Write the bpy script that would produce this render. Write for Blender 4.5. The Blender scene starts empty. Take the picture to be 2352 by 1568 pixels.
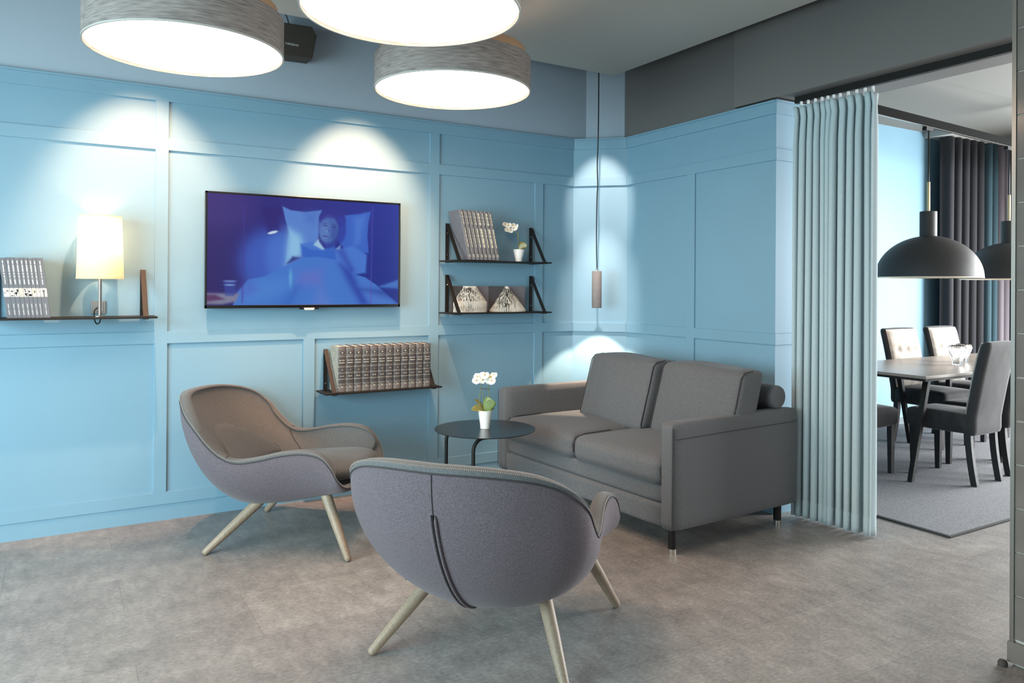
import bpy, bmesh, math, random
import numpy as np
from mathutils import Vector, Matrix
random.seed(7)
SC = bpy.context.scene
COL = SC.collection
PI = math.pi

# ------------------------------------------------------------------ helpers
def S(r, g, b):
    def f(c):
        c /= 255.0
        return c / 12.92 if c <= 0.04045 else ((c + 0.055) / 1.055) ** 2.4
    return (f(r), f(g), f(b), 1.0)

def mat(name, col, rough=0.6, metal=0.0, var=0.0, vscale=40.0, vstretch=(1, 1, 1), bump=0.0, bscale=200.0,
        sheen=0.0, coat=0.0, spec=0.5, emit=None, estr=0.0, trans=0.0, detail=3.0):
    m = bpy.data.materials.new(name); m.use_nodes = True
    nt = m.node_tree; b = nt.nodes['Principled BSDF']
    b.inputs['Base Color'].default_value = col
    b.inputs['Roughness'].default_value = rough
    b.inputs['Metallic'].default_value = metal
    b.inputs['Specular IOR Level'].default_value = spec
    if sheen:
        b.inputs['Sheen Weight'].default_value = sheen
        b.inputs['Sheen Roughness'].default_value = 0.4
    if coat: b.inputs['Coat Weight'].default_value = coat
    if trans: b.inputs['Transmission Weight'].default_value = trans
    if emit:
        b.inputs['Emission Color'].default_value = emit
        b.inputs['Emission Strength'].default_value = estr
    if var or bump:
        tc = nt.nodes.new('ShaderNodeTexCoord')
        mp = nt.nodes.new('ShaderNodeMapping'); mp.inputs['Scale'].default_value = vstretch
        nt.links.new(tc.outputs['Object'], mp.inputs['Vector'])
    if var:
        n = nt.nodes.new('ShaderNodeTexNoise'); n.inputs['Scale'].default_value = vscale; n.inputs['Detail'].default_value = detail
        nt.links.new(mp.outputs['Vector'], n.inputs['Vector'])
        r = nt.nodes.new('ShaderNodeMapRange'); r.inputs['From Min'].default_value = 0.3; r.inputs['From Max'].default_value = 0.7
        r.inputs['To Min'].default_value = 1 - var; r.inputs['To Max'].default_value = 1 + var
        nt.links.new(n.outputs['Fac'], r.inputs['Value'])
        x = nt.nodes.new('ShaderNodeVectorMath'); x.operation = 'SCALE'; x.inputs[0].default_value = col[:3]
        nt.links.new(r.outputs['Result'], x.inputs['Scale'])
        nt.links.new(x.outputs['Vector'], b.inputs['Base Color'])
    if bump:
        n2 = nt.nodes.new('ShaderNodeTexNoise'); n2.inputs['Scale'].default_value = bscale; n2.inputs['Detail'].default_value = 2
        nt.links.new(mp.outputs['Vector'], n2.inputs['Vector'])
        bp = nt.nodes.new('ShaderNodeBump'); bp.inputs['Strength'].default_value = bump; bp.inputs['Distance'].default_value = 0.002
        nt.links.new(n2.outputs['Fac'], bp.inputs['Height'])
        nt.links.new(bp.outputs['Normal'], b.inputs['Normal'])
    return m

def translucent(name, col, col2, streak=(1, 1, 1), scale=60, fac=0.5, var=0.3):
    m = bpy.data.materials.new(name); m.use_nodes = True; nt = m.node_tree
    nt.nodes.remove(nt.nodes['Principled BSDF']); out = nt.nodes['Material Output']
    d = nt.nodes.new('ShaderNodeBsdfDiffuse'); t = nt.nodes.new('ShaderNodeBsdfTranslucent'); mx = nt.nodes.new('ShaderNodeMixShader')
    t.inputs['Color'].default_value = col2; mx.inputs[0].default_value = fac
    tc = nt.nodes.new('ShaderNodeTexCoord'); mp = nt.nodes.new('ShaderNodeMapping'); mp.inputs['Scale'].default_value = streak
    n = nt.nodes.new('ShaderNodeTexNoise'); n.inputs['Scale'].default_value = scale; n.inputs['Detail'].default_value = 4
    r = nt.nodes.new('ShaderNodeMapRange'); r.inputs['From Min'].default_value = 0.3; r.inputs['From Max'].default_value = 0.7
    r.inputs['To Min'].default_value = 1 - var; r.inputs['To Max'].default_value = 1 + var
    x = nt.nodes.new('ShaderNodeVectorMath'); x.operation = 'SCALE'; x.inputs[0].default_value = col[:3]
    nt.links.new(tc.outputs['Object'], mp.inputs['Vector']); nt.links.new(mp.outputs['Vector'], n.inputs['Vector'])
    nt.links.new(n.outputs['Fac'], r.inputs['Value']); nt.links.new(r.outputs['Result'], x.inputs['Scale'])
    nt.links.new(x.outputs['Vector'], d.inputs['Color'])
    nt.links.new(d.outputs[0], mx.inputs[1]); nt.links.new(t.outputs[0], mx.inputs[2]); nt.links.new(mx.outputs[0], out.inputs['Surface'])
    return m

class MB:
    """collects geometry for one mesh object"""
    def __init__(s): s.v = []; s.f = []; s.mi = []; s.cur = 0
    def add(s, vs, fs):
        o = len(s.v); s.v += [tuple(p) for p in vs]
        for f in fs: s.f.append(tuple(i + o for i in f)); s.mi.append(s.cur)
        return s
    def box(s, x0, x1, y0, y1, z0, z1, M=None):
        vs = [(x, y, z) for x in (x0, x1) for y in (y0, y1) for z in (z0, z1)]
        if M: vs = [M @ Vector(v) for v in vs]
        return s.add(vs, [(0, 1, 3, 2), (4, 6, 7, 5), (0, 4, 5, 1), (2, 3, 7, 6), (0, 2, 6, 4), (1, 5, 7, 3)])
    def prism(s, poly, h0, h1, M=None):
        """polygon in local xy, extruded along z"""
        n = len(poly); vs = [(p[0], p[1], h0) for p in poly] + [(p[0], p[1], h1) for p in poly]
        if M: vs = [M @ Vector(v) for v in vs]
        fs = [tuple(range(n - 1, -1, -1)), tuple(range(n, 2 * n))] + [(i, (i + 1) % n, (i + 1) % n + n, i + n) for i in range(n)]
        return s.add(vs, fs)
    def grid(s, P, closed_u=False, closed_v=False):
        """P[u][v] points"""
        nu, nv = len(P), len(P[0]); vs = [p for row in P for p in row]; fs = []
        for i in range(nu if closed_u else nu - 1):
            for j in range(nv if closed_v else nv - 1):
                a = i * nv + j; b = ((i + 1) % nu) * nv + j; c = ((i + 1) % nu) * nv + (j + 1) % nv; d = i * nv + (j + 1) % nv
                fs.append((a, b, c, d))
        return s.add(vs, fs)
    def fan(s, ring, c=None):
        n = len(ring)
        if c is None: c = tuple(sum(p[k] for p in ring) / n for k in range(3))
        return s.add(list(ring) + [c], [(i, (i + 1) % n, n) for i in range(n)])
    def lathe(s, prof, n=32, c=(0, 0, 0), cap=True, M=None):
        P = []
        for r, z in prof:
            row = [(c[0] + r * math.cos(2 * PI * k / n), c[1] + r * math.sin(2 * PI * k / n), c[2] + z) for k in range(n)]
            if M: row = [tuple(M @ Vector(p)) for p in row]
            P.append(row)
        s.grid(P, closed_v=True)
        if cap:
            s.fan(P[0][::-1]); s.fan(P[-1])
        return s
    def tube(s, pts, r, n=10, cap=True):
        pts = [Vector(p) for p in pts]; m = len(pts)
        rr = r if isinstance(r, (list, tuple)) else [r] * m
        P = []; up = None
        for i, p in enumerate(pts):
            t = (pts[min(i + 1, m - 1)] - pts[max(i - 1, 0)]).normalized()
            if up is None:
                up = Vector((0, 0, 1)) if abs(t.z) < 0.9 else Vector((1, 0, 0))
            a = t.cross(up)
            if a.length < 1e-5: a = t.cross(Vector((0, 1, 0)))
            a.normalize(); b = a.cross(t).normalized(); up = b
            P.append([tuple(p + a * (rr[i] * math.cos(2 * PI * k / n)) + b * (rr[i] * math.sin(2 * PI * k / n))) for k in range(n)])
        s.grid(P, closed_v=True)
        if cap: s.fan(P[0][::-1]); s.fan(P[-1])
        return s
    def cushion(s, cx, cy, cz, a, b, c, r=0.05, bulge=(0, 0, 0), n=14, M=None, fn=None):
        """rounded bulging box, half sizes a b c"""
        A = (a, b, c)
        for ax in range(3):
            for sg in (-1, 1):
                P = []
                for i in range(n + 1):
                    row = []
                    for j in range(n + 1):
                        u = -math.cos(PI * i / n) * 0.35 + (-1 + 2 * i / n) * 0.65
                        w = -math.cos(PI * j / n) * 0.35 + (-1 + 2 * j / n) * 0.65
                        q = [0, 0, 0]; q[ax] = sg; q[(ax + 1) % 3] = u; q[(ax + 2) % 3] = w
                        p = Vector([q[k] * A[k] for k in range(3)])
                        inn = Vector([max(-A[k] + r, min(A[k] - r, p[k])) for k in range(3)])
                        d = p - inn
                        if d.length > 1e-9: p = inn + d.normalized() * r
                        t = [p[k] / A[k] for k in range(3)]
                        for k in range(3):
                            o1, o2 = (k + 1) % 3, (k + 2) % 3
                            p[k] += bulge[k] * t[k] * max(0, 1 - t[o1] ** 2) * max(0, 1 - t[o2] ** 2)
                        if fn: p = fn(p)
                        p = Vector((cx, cy, cz)) + p
                        if M: p = M @ p
                        row.append(tuple(p))
                    P.append(row if sg > 0 else row[::-1])
                s.grid(P)
        return s
    def build(s, name, m, parent=None, smooth=False, bevel=0.0, auto=None, sub=0, weld=False):
        me = bpy.data.meshes.new(name); me.from_pydata(s.v, [], s.f); me.validate()
        ms = m if isinstance(m, (list, tuple)) else [m]
        for q in ms: me.materials.append(q)
        if len(ms) > 1 and len(me.polygons) == len(s.mi):
            me.polygons.foreach_set('material_index', s.mi)
        bm = bmesh.new(); bm.from_mesh(me)
        if weld: bmesh.ops.remove_doubles(bm, verts=bm.verts, dist=1e-5)
        bmesh.ops.recalc_face_normals(bm, faces=bm.faces)
        if smooth:
            for f in bm.faces: f.smooth = True
            if auto:
                for e in bm.edges:
                    if len(e.link_faces) == 2 and e.calc_face_angle(0) > math.radians(auto): e.smooth = False
        bm.to_mesh(me); bm.free()
        o = bpy.data.objects.new(name, me); COL.objects.link(o)
        if parent: o.parent = parent
        if bevel:
            bv = o.modifiers.new('bevel', 'BEVEL'); bv.width = bevel; bv.segments = 2; bv.limit_method = 'ANGLE'
        if sub:
            sb = o.modifiers.new('sub', 'SUBSURF'); sb.levels = sub; sb.render_levels = sub
        return o

def thing(name, label, cat, loc=(0, 0, 0), rz=0.0, group=None):
    o = bpy.data.objects.new(name, None); COL.objects.link(o)
    o.location = loc; o.rotation_euler = (0, 0, rz); o.empty_display_size = 0.1
    return tag(o, label, cat, group)
def tag(o, label, cat, group=None):
    o['label'] = label; o['category'] = cat
    if group: o['group'] = group
    return o
def struct(o): o['kind'] = 'structure'; return o
def dup(root, loc, rz, label, group=None):
    r = root.copy(); COL.objects.link(r); r.location = loc; r.rotation_euler = (0, 0, rz); r['label'] = label
    if group: r['group'] = group
    for ch in list(root.children):
        c = ch.copy(); COL.objects.link(c); c.parent = r
        for g in list(ch.children):
            d = g.copy(); COL.objects.link(d); d.parent = c
    return r
def text(body, size, m, parent, M, name='lettering', align='CENTER'):
    cu = bpy.data.curves.new(name, 'FONT'); cu.body = body; cu.size = size; cu.align_x = align; cu.align_y = 'CENTER'
    cu.extrude = 0.0004; cu.materials.append(m)
    tmp = bpy.data.objects.new('tmp', cu); COL.objects.link(tmp)
    dg = bpy.context.evaluated_depsgraph_get(); me = bpy.data.meshes.new_from_object(tmp.evaluated_get(dg))
    me.name = name; bpy.data.objects.remove(tmp); bpy.data.curves.remove(cu)
    if not me.materials: me.materials.append(m)
    o = bpy.data.objects.new(name, me); COL.objects.link(o); o.parent = parent; o.matrix_local = M
    return o
def catmull(pts, n, closed=True):
    pts = [np.array(p, float) for p in pts]; m = len(pts); out = []
    segs = m if closed else m - 1
    for k in range(n):
        t = k / n * segs if closed else k / (n - 1) * segs
        i = min(int(t), segs - 1) if not closed else int(t) % m; u = t - int(t) if closed else t - i
        g = (lambda j: pts[j % m]) if closed else (lambda j: pts[max(0, min(m - 1, j))])
        p0, p1, p2, p3 = g(i - 1), g(i), g(i + 1), g(i + 2)
        out.append(0.5 * (2 * p1 + (p2 - p0) * u + (2 * p0 - 5 * p1 + 4 * p2 - p3) * u * u + (3 * p1 - p0 - 3 * p2 + p3) * u ** 3))
    return out
ORD = ['first', 'second', 'third', 'fourth', 'fifth', 'sixth', 'seventh', 'eighth', 'ninth', 'tenth', 'eleventh', 'twelfth']

# ------------------------------------------------------------------ materials
M = {}
M['blue'] = mat('blue_wall_paint', S(119, 157, 177), 0.55, var=0.015, vscale=3, bump=0.03, bscale=300)
M['upper'] = mat('pale_blue_grey_paint', S(164, 179, 192), 0.75, bump=0.03, bscale=250)
M['ceil'] = mat('grey_ceiling_paint', S(186, 185, 178), 0.85, bump=0.05, bscale=300)
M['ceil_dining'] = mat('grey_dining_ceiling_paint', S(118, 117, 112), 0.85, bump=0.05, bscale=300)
M['dark'] = mat('charcoal_wall_paint', S(110, 108, 106), 0.6, bump=0.05, bscale=300)
M['black'] = mat('black_metal', S(26, 25, 24), 0.55, metal=0.0, spec=0.3)
M['matte_black'] = mat('matte_black_track', S(22, 22, 22), 0.9, spec=0.05)
M['black_gloss'] = mat('black_gloss_plastic', S(12, 12, 13), 0.18)
M['chrome'] = mat('chrome', S(225, 222, 215), 0.12, metal=1.0)
M['steel'] = mat('brushed_steel', S(150, 146, 140), 0.32, metal=1.0)
M['outer'] = mat('purple_grey_wool', S(96, 87, 93), 0.9, var=0.34, vscale=260, bump=0.35, bscale=600, sheen=0.15)
M['inner'] = mat('warm_grey_wool', S(93, 95, 96), 0.9, var=0.28, vscale=260, bump=0.3, bscale=600, sheen=0.15)
M['seam'] = mat('dark_seam_thread', S(62, 58, 60), 0.9)
M['stitch'] = mat('pale_stitch_thread', S(150, 146, 142), 0.9)
M['sofa'] = mat('charcoal_sofa_fabric', S(97, 97, 99), 0.92, var=0.3, vscale=250, bump=0.35, bscale=600, sheen=0.12)
M['oak'] = mat('grey_washed_oak', S(144, 127, 108), 0.5, var=0.16, vscale=30, vstretch=(6, 6, 0.5), bump=0.1, bscale=60)
M['white_pot'] = mat('white_ceramic', S(238, 238, 234), 0.25, coat=0.3)
M['petal'] = mat('white_petal', S(246, 244, 236), 0.6)
M['petal_c'] = mat('yellow_flower_centre', S(214, 190, 96), 0.6)
M['leaf'] = mat('green_leaf', S(104, 124, 66), 0.3, var=0.25, vscale=25)
M['leaf2'] = mat('olive_leaf', S(122, 120, 66), 0.35, var=0.25, vscale=25)
M['stem'] = mat('green_stem', S(116, 124, 80), 0.5)
M['bark'] = mat('bark_soil', S(84, 62, 40), 0.95, var=0.4, vscale=150)
M['curtain'] = mat('blue_grey_curtain_fabric', S(180, 197, 202), 0.95, var=0.1, vscale=300, bump=0.25, bscale=500, sheen=0.1)
M['shade'] = translucent('grey_linen_shade', S(146, 142, 139), S(150, 142, 134), streak=(1, 1, 14), scale=14, fac=0.15, var=0.34)
M['diffuser'] = mat('lit_diffuser', S(255, 252, 244), 0.5, emit=(1.0, 0.69, 0.49, 1), estr=12)
M['tan'] = mat('tan_fabric', S(158, 132, 104), 0.9)
M['cream_shade'] = translucent('cream_lamp_shade', S(232, 222, 198), S(244, 226, 188), streak=(1, 1, 3), scale=60, fac=0.55, var=0.05)
M['paper'] = mat('page_paper', S(198, 190, 172), 0.85, var=0.12, vscale=120, vstretch=(6, 1, 1))
M['white_paper'] = mat('white_paper', S(206, 204, 196), 0.8)
M['grey_cover'] = mat('grey_paperback_cover', S(98, 103, 110), 0.55, var=0.06, vscale=30)
M['mauve_cover'] = mat('mauve_grey_cloth', S(108, 106, 112), 0.75, var=0.06, vscale=30)
M['taupe_cover'] = mat('silver_taupe_spine', S(118, 115, 116), 0.45, var=0.18, vscale=60)
M['gilt'] = mat('worn_gilt', S(176, 172, 160), 0.4)
M['gilt_bright'] = mat('bright_gilt', S(222, 214, 190), 0.35)
M['ency'] = mat('grey_leatherette', S(66, 66, 68), 0.5, var=0.12, vscale=60, bump=0.1, bscale=250)
M['ency_band'] = mat('taupe_leatherette', S(106, 101, 98), 0.5, var=0.08, vscale=60)
M['marble'] = mat('marbled_paper', S(156, 150, 138), 0.7, var=0.35, vscale=90)
M['ink'] = mat('print_ink', S(60, 58, 56), 0.8)
M['print'] = mat('white_print', S(214, 214, 212), 0.7)
M['concrete'] = mat('grey_concrete', S(104, 106, 108), 0.85, var=0.08, vscale=40, bump=0.2, bscale=200)
M['velvet_d'] = mat('charcoal_velvet', S(47, 46, 47), 0.85, var=0.35, vscale=14, vstretch=(1, 1, 0.5), sheen=0.25)
M['velvet_l'] = mat('silver_beige_velvet', S(170, 162, 152), 0.8, var=0.3, vscale=12, sheen=0.6)
M['dark_wood'] = mat('black_stained_wood', S(44, 42, 44), 0.4)
M['table_wood'] = mat('grey_oak_veneer', S(142, 134, 126), 0.32, var=0.14, vscale=10, vstretch=(0.6, 8, 1))
M['rug'] = mat('grey_loop_rug', S(116, 116, 119), 0.98, var=0.3, vscale=110, bump=0.9, bscale=160)
M['rug_edge'] = mat('dark_rug_binding', S(52, 52, 52), 0.9)
M['glass'] = mat('clear_glass', (1, 1, 1, 1), 0.02, trans=1.0)
M['brass'] = mat('brass', S(196, 172, 130), 0.3, metal=1.0)
M['dome'] = mat('black_dome_enamel', S(52, 50, 49), 0.55)
M['cream'] = mat('cream_enamel', S(240, 228, 206), 0.5)
M['tile'] = mat('taupe_glazed_tile', S(118, 112, 107), 0.15, var=0.08, vscale=8)
M['grout'] = mat('grout', S(200, 196, 188), 0.9)
M['socket'] = mat('grey_socket_plastic', S(132, 136, 138), 0.4)
M['speaker'] = mat('dark_speaker_plastic', S(64, 59, 54), 0.7)
M['teal_c'] = mat('teal_curtain_fabric', S(66, 92, 102), 0.9, var=0.1, vscale=200)
M['dark_c'] = mat('charcoal_curtain_fabric', S(45, 46, 50), 0.9, var=0.1, vscale=200)
M['mauve_c'] = mat('mauve_curtain_fabric', S(150, 142, 150), 0.9, var=0.08, vscale=200)
M['offwhite'] = mat('off_white_paint', S(176, 175, 170), 0.8)

# floor: grey-brown concrete-look vinyl tiles
fm = bpy.data.materials.new('concrete_look_vinyl_floor'); fm.use_nodes = True
nt = fm.node_tree; b = nt.nodes['Principled BSDF']
tc = nt.nodes.new('ShaderNodeTexCoord')
def noise(scale, det, stretch=(1, 1, 1), rough=0.6):
    mp = nt.nodes.new('ShaderNodeMapping'); mp.inputs['Scale'].default_value = stretch
    nt.links.new(tc.outputs['Object'], mp.inputs['Vector'])
    n = nt.nodes.new('ShaderNodeTexNoise'); n.inputs['Scale'].default_value = scale; n.inputs['Detail'].default_value = det
    n.inputs['Roughness'].default_value = rough
    nt.links.new(mp.outputs['Vector'], n.inputs['Vector']); return n
n1 = noise(2.2, 8, (1, 1.8, 1), 0.7); n2 = noise(45, 6, (1, 2.2, 1), 0.75); n3 = noise(7, 6, (2.2, 1, 1), 0.7)
cr = nt.nodes.new('ShaderNodeValToRGB')
cr.color_ramp.elements[0].position = 0.35; cr.color_ramp.elements[0].color = S(96, 94, 92)
cr.color_ramp.elements[1].position = 0.67; cr.color_ramp.elements[1].color = S(176, 171, 166)
e = cr.color_ramp.elements.new(0.5); e.color = S(138, 133, 129)
def math_node(op, a, bb):
    q = nt.nodes.new('ShaderNodeMath'); q.operation = op
    for i, x in enumerate((a, bb)):
        if isinstance(x, (int, float)): q.inputs[i].default_value = x
        else: nt.links.new(x, q.inputs[i])
    return q.outputs[0]
mixv = math_node('ADD', math_node('MULTIPLY', n1.outputs['Fac'], 0.28), math_node('ADD', math_node('MULTIPLY', n2.outputs['Fac'], 0.44), math_node('MULTIPLY', n3.outputs['Fac'], 0.28)))
bk = nt.nodes.new('ShaderNodeTexBrick')
bk.inputs['Scale'].default_value = 1.0; bk.inputs['Brick Width'].default_value = 0.9; bk.inputs['Row Height'].default_value = 0.45
bk.inputs['Mortar Size'].default_value = 0.0015; bk.inputs['Mortar Smooth'].default_value = 0.3
bk.inputs['Color1'].default_value = (0.89, 0.89, 0.90, 1); bk.inputs['Color2'].default_value = (1.10, 1.10, 1.09, 1); bk.inputs['Mortar'].default_value = (0.72, 0.72, 0.72, 1)
mpb = nt.nodes.new('ShaderNodeMapping'); mpb.inputs['Location'].default_value = (0.2, 0.13, 0); nt.links.new(tc.outputs['Object'], mpb.inputs['Vector'])
nt.links.new(mpb.outputs['Vector'], bk.inputs['Vector'])
nt.links.new(mixv, cr.inputs['Fac'])
mm = nt.nodes.new('ShaderNodeMix'); mm.data_type = 'RGBA'; mm.blend_type = 'MULTIPLY'; mm.inputs[0].default_value = 1.0
nt.links.new(cr.outputs['Color'], mm.inputs[6]); nt.links.new(bk.outputs['Color'], mm.inputs[7])
nt.links.new(mm.outputs[2], b.inputs['Base Color'])
b.inputs['Roughness'].default_value = 0.42; b.inputs['Specular IOR Level'].default_value = 0.4
bp = nt.nodes.new('ShaderNodeBump'); bp.inputs['Strength'].default_value = 0.12; bp.inputs['Distance'].default_value = 0.002
nt.links.new(n2.outputs['Fac'], bp.inputs['Height']); nt.links.new(bp.outputs['Normal'], b.inputs['Normal'])
M['floor'] = fm

# ------------------------------------------------------------------ room shell
YA, XB = 4.774, 3.690
CB, CM, CT = 2.404, 2.474, 2.487
R1B, R1T, R2B, R2T, R3, GR = 2.124, 2.194, 1.0145, 1.0825, 0.163, 0.0926

def frame(o, ax, nrm):
    """local x along wall, y into the room, z up"""
    m = Matrix.Identity(4)
    for i in range(3):
        m[i][0] = ax[i]; m[i][1] = nrm[i]; m[i][2] = (0, 0, 1)[i]; m[i][3] = o[i]
    return m
def panelling(idx, side, F, L, stiles, x0=0.0, e0=0.0, e1=0.0):
    w = MB().box(x0 - e0, L + e1, -0.10, -0.012, 0, CT, F); struct(w.build('wall_' + side, M['blue']))
    L2 = L + min(0, e1); bb = MB().box(x0, L2, -0.012, -0.006, 0.0, GR + 0.01, F); struct(bb.build('baseboard_' + side, M['blue']))
    t = MB()
    for z0, z1 in ((CB, CM), (R1B, R1T), (R2B, R2T), (GR, R3)): t.box(x0, L2, -0.013, 0, z0, z1, F)
    t.box(x0, L2, -0.013, 0.006, CM, CT, F)
    for a, c, z0, z1 in stiles: t.box(a, c, -0.013, 0.0002, z0, z1, F)
    struct(t.build('trim_%d' % idx, M['blue'], bevel=0.0012))
FA = frame((0, YA, 0), (1, 0, 0), (0, -1, 0))
st = [(0.478, 0.547, R3, CB), (2.191, 2.263, R3, CB), (3.048, 3.119, R3, R1B), (1.332, 1.402, R3, R2B), (-1.24, -1.17, R3, CB), (-0.39, -0.32, R3, R2B)]
panelling(1, 'back', FA, 3.399, st, x0=-2.6, e1=0.03)
d = Vector((3.690 - 3.399, 4.499 - YA, 0)); LC = d.length; d.normalize()
panelling(2, 'corner', frame((3.399, YA, 0), d, (d.y, -d.x, 0)), LC, [], e0=0.03, e1=0.03)
FB = frame((XB, 4.499, 0), (0, -1, 0), (-1, 0, 0))
panelling(3, 'right', FB, 4.499 - 3.103, [(4.499 - 3.855, 4.499 - 3.781, R3, R1B)], e0=0.03, e1=-0.0125)
panelling(4, 'return', frame((XB, 3.103, 0), (1, 0, 0), (0, -1, 0)), 0.42, [], e0=-0.0125)
struct(MB().box(3.79, 4.11, 3.19, 4.95, 0, CT).build('wall_core', M['blue']))
# wall above the panelling, set back
up = MB().box(-2.6, 3.53, 4.80, 4.9, CT - 0.1, 3.35); struct(up.build('wall_upper_back', M['upper']))
du = Vector((3.75 - 3.53, 4.60 - 4.80, 0)); LU = du.length; du.normalize()
struct(MB().box(0, LU, -0.1, 0, CT - 0.1, 3.35, frame((3.53, 4.80, 0), du, (du.y, -du.x, 0))).build('wall_upper_corner', M['upper']))
struct(MB().box(3.75, 3.85, 3.40, 4.60, CT - 0.05, 3.35).build('wall_upper_right', M['dark']))
struct(MB().box(3.69, 4.126, -2.2, 3.443, 2.50, 3.35).build('trim_5', M['dark'], bevel=0.002))
# suspended ceiling slab with a gap along the walls
struct(MB().box(-2.6, 3.51, -2.6, 4.43, 2.91, 3.02).build('ceiling', M['ceil']))
struct(MB().box(-2.6, 4.2, -2.6, 5.0, 3.35, 3.42).build('ceiling_void', M['dark']))
struct(MB().box(-2.7, 11.5, -4.2, 5.2, -0.08, 0.0).build('floor', M['floor']))
# left wall with a tall window opening (outside the picture, lets the daylight in)
wl = MB().box(-2.72, -2.6, 3.7, 5.0, 0, 3.4).box(-2.72, -2.6, -2.6, 0.6, 0, 3.4).box(-2.72, -2.6, 0.6, 3.7, 2.75, 3.4).box(-2.72, -2.6, 0.6, 3.7, 0, 0.25)
struct(wl.build('wall_left', M['blue']))
# dining room shell
struct(MB().box(4.1, 11.5, 4.80, 4.9, 0, 3.4).build('wall_dining', M['blue']))
struct(MB().box(4.126, 11.5, -2.2, 4.9, 3.05, 3.15).build('ceiling_dining', M['ceil_dining']))
struct(MB().box(4.126, 11.5, 2.9, 3.5, 3.03, 3.06).build('ceiling_dining_strip', M['ceil_dining']))
struct(MB().box(8.05, 11.5, 4.50, 4.80, 2.985, 3.05).build('trim_6', M['offwhite']))
we = MB().box(11.3, 11.42, 3.8, 4.9, 0, 3.4).box(11.3, 11.42, -2.2, 3.8, 2.8, 3.4).box(11.3, 11.42, -2.2, 3.8, 0, 0.15)
struct(we.build('wall_far_right', M['offwhite']))
# tiled pillar at the right edge
pl = MB().box(2.987, 3.285, 0.1, 1.438, 0, 3.05); struct(pl.build('wall_pillar', M['grout']))
tl = MB()
for k in range(19):
    z0 = 0.095 + k * 0.158
    for q in range(5):
        y1 = 1.432 - q * 0.3 - (0.0 if k % 2 == 0 else 0.0)
        tl.box(2.980, 2.990, max(0.1, y1 - 0.297), y1, z0, z0 + 0.154)
struct(tl.build('trim_7', M['tile'], bevel=0.0015))
struct(MB().box(2.975, 2.997, 1.432, 1.446, 0.085, 3.0).build('trim_8', M['steel']))
struct(MB().box(2.966, 2.990, 0.1, 1.45, 0.012, 0.085).build('baseboard_pillar', M['tile'], bevel=0.002))
ds = thing('door_stop', 'small dark rubber door stop on the floor beside the tiled pillar', 'door stop', (2.943, 1.452, 0))
MB().lathe([(0.016, 0), (0.016, 0.012), (0.012, 0.02), (0.004, 0.024)], 16).build('stopper', M['speaker'], ds, smooth=True, auto=40)

# ------------------------------------------------------------------ lounge chairs
RIM = [(0, -.635, .775), (.12, -.622, .774), (.23, -.584, .765), (.33, -.522, .742), (.408, -.455, .698), (.445, -.385, .637), (.450, -.325, .568), (.446, -.255, .509), (.436, -.18, .483),
       (.42, -.08, .494), (.402, .03, .518), (.394, .14, .528), (.396, .23, .510), (.400, .285, .458), (.392, .32, .39), (.33, .345, .345), (.17, .362, .327), (0, .367, .322)]
BOT = [(0, -.27, .203), (.06, -.266, .204), (.11, -.255, .207), (.155, -.235, .212), (.19, -.21, .217), (.215, -.18, .222), (.235, -.145, .228), (.248, -.105, .234), (.257, -.06, .24),
       (.263, -.01, .247), (.267, .05, .258), (.269, .10, .268), (.268, .15, .278), (.26, .20, .288), (.24, .24, .295), (.19, .272, .30), (.10, .29, .30), (0, .295, .30)]
INN = [(0, -.31, .40), (.06, -.308, .40), (.12, -.30, .398), (.17, -.285, .396), (.215, -.26, .393), (.25, -.225, .39), (.275, -.185, .386), (.288, -.14, .382), (.296, -.085, .378),
       (.30, -.02, .375), (.30, .05, .37), (.30, .11, .365), (.297, .165, .36), (.29, .215, .352), (.276, .265, .345), (.22, .305, .332), (.12, .33, .322), (0, .335, .32)]
def full(h): return h + [(-p[0], p[1], p[2]) for p in h[-2:0:-1]]
NU = 120
RC, BC, IC = (np.array(catmull(full(q), NU)) for q in (RIM, BOT, INN))
tan = np.roll(RC, -1, 0) - np.roll(RC, 1, 0); nrm = np.stack([tan[:, 1], -tan[:, 0], 0 * tan[:, 0]], 1); nrm /= np.linalg.norm(nrm, axis=1)[:, None]
# outward plan normal
sgn = np.sign((nrm[:, :2] * (RC[:, :2] - np.array([0, 0.0]))).sum(1)); nrm *= sgn[:, None]
UPV = np.array([0, 0, 1.0])
def bez(p0, p1, p2, p3, t): return p0 * (1 - t) ** 3 + 3 * p1 * t * (1 - t) ** 2 + 3 * p2 * t * t * (1 - t) + p3 * t ** 3
def outer_pt(i, t):
    R, Bq = RC[i], BC[i]; h = R[2] - Bq[2]; dv = R - Bq; dv[2] = 0; L = np.linalg.norm(dv); dv /= max(L, 1e-6)
    return bez(R, R + nrm[i] * 0.018 - UPV * h * 0.42, Bq + dv * L * 0.52 + UPV * h * 0.06, Bq, t)
TH = 0.052
def inner_start(i): return RC[i] - nrm[i] * TH
def inner_pt(i, t):
    R = inner_start(i); Bq = IC[i]; h = R[2] - Bq[2]; dv = R - Bq; dv[2] = 0; L = np.linalg.norm(dv); dv /= max(L, 1e-6)
    return bez(R, R - nrm[i] * 0.004 - UPV * h * 0.40, Bq + dv * L * 0.22 + UPV * h * 0.22, Bq, t)

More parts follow.
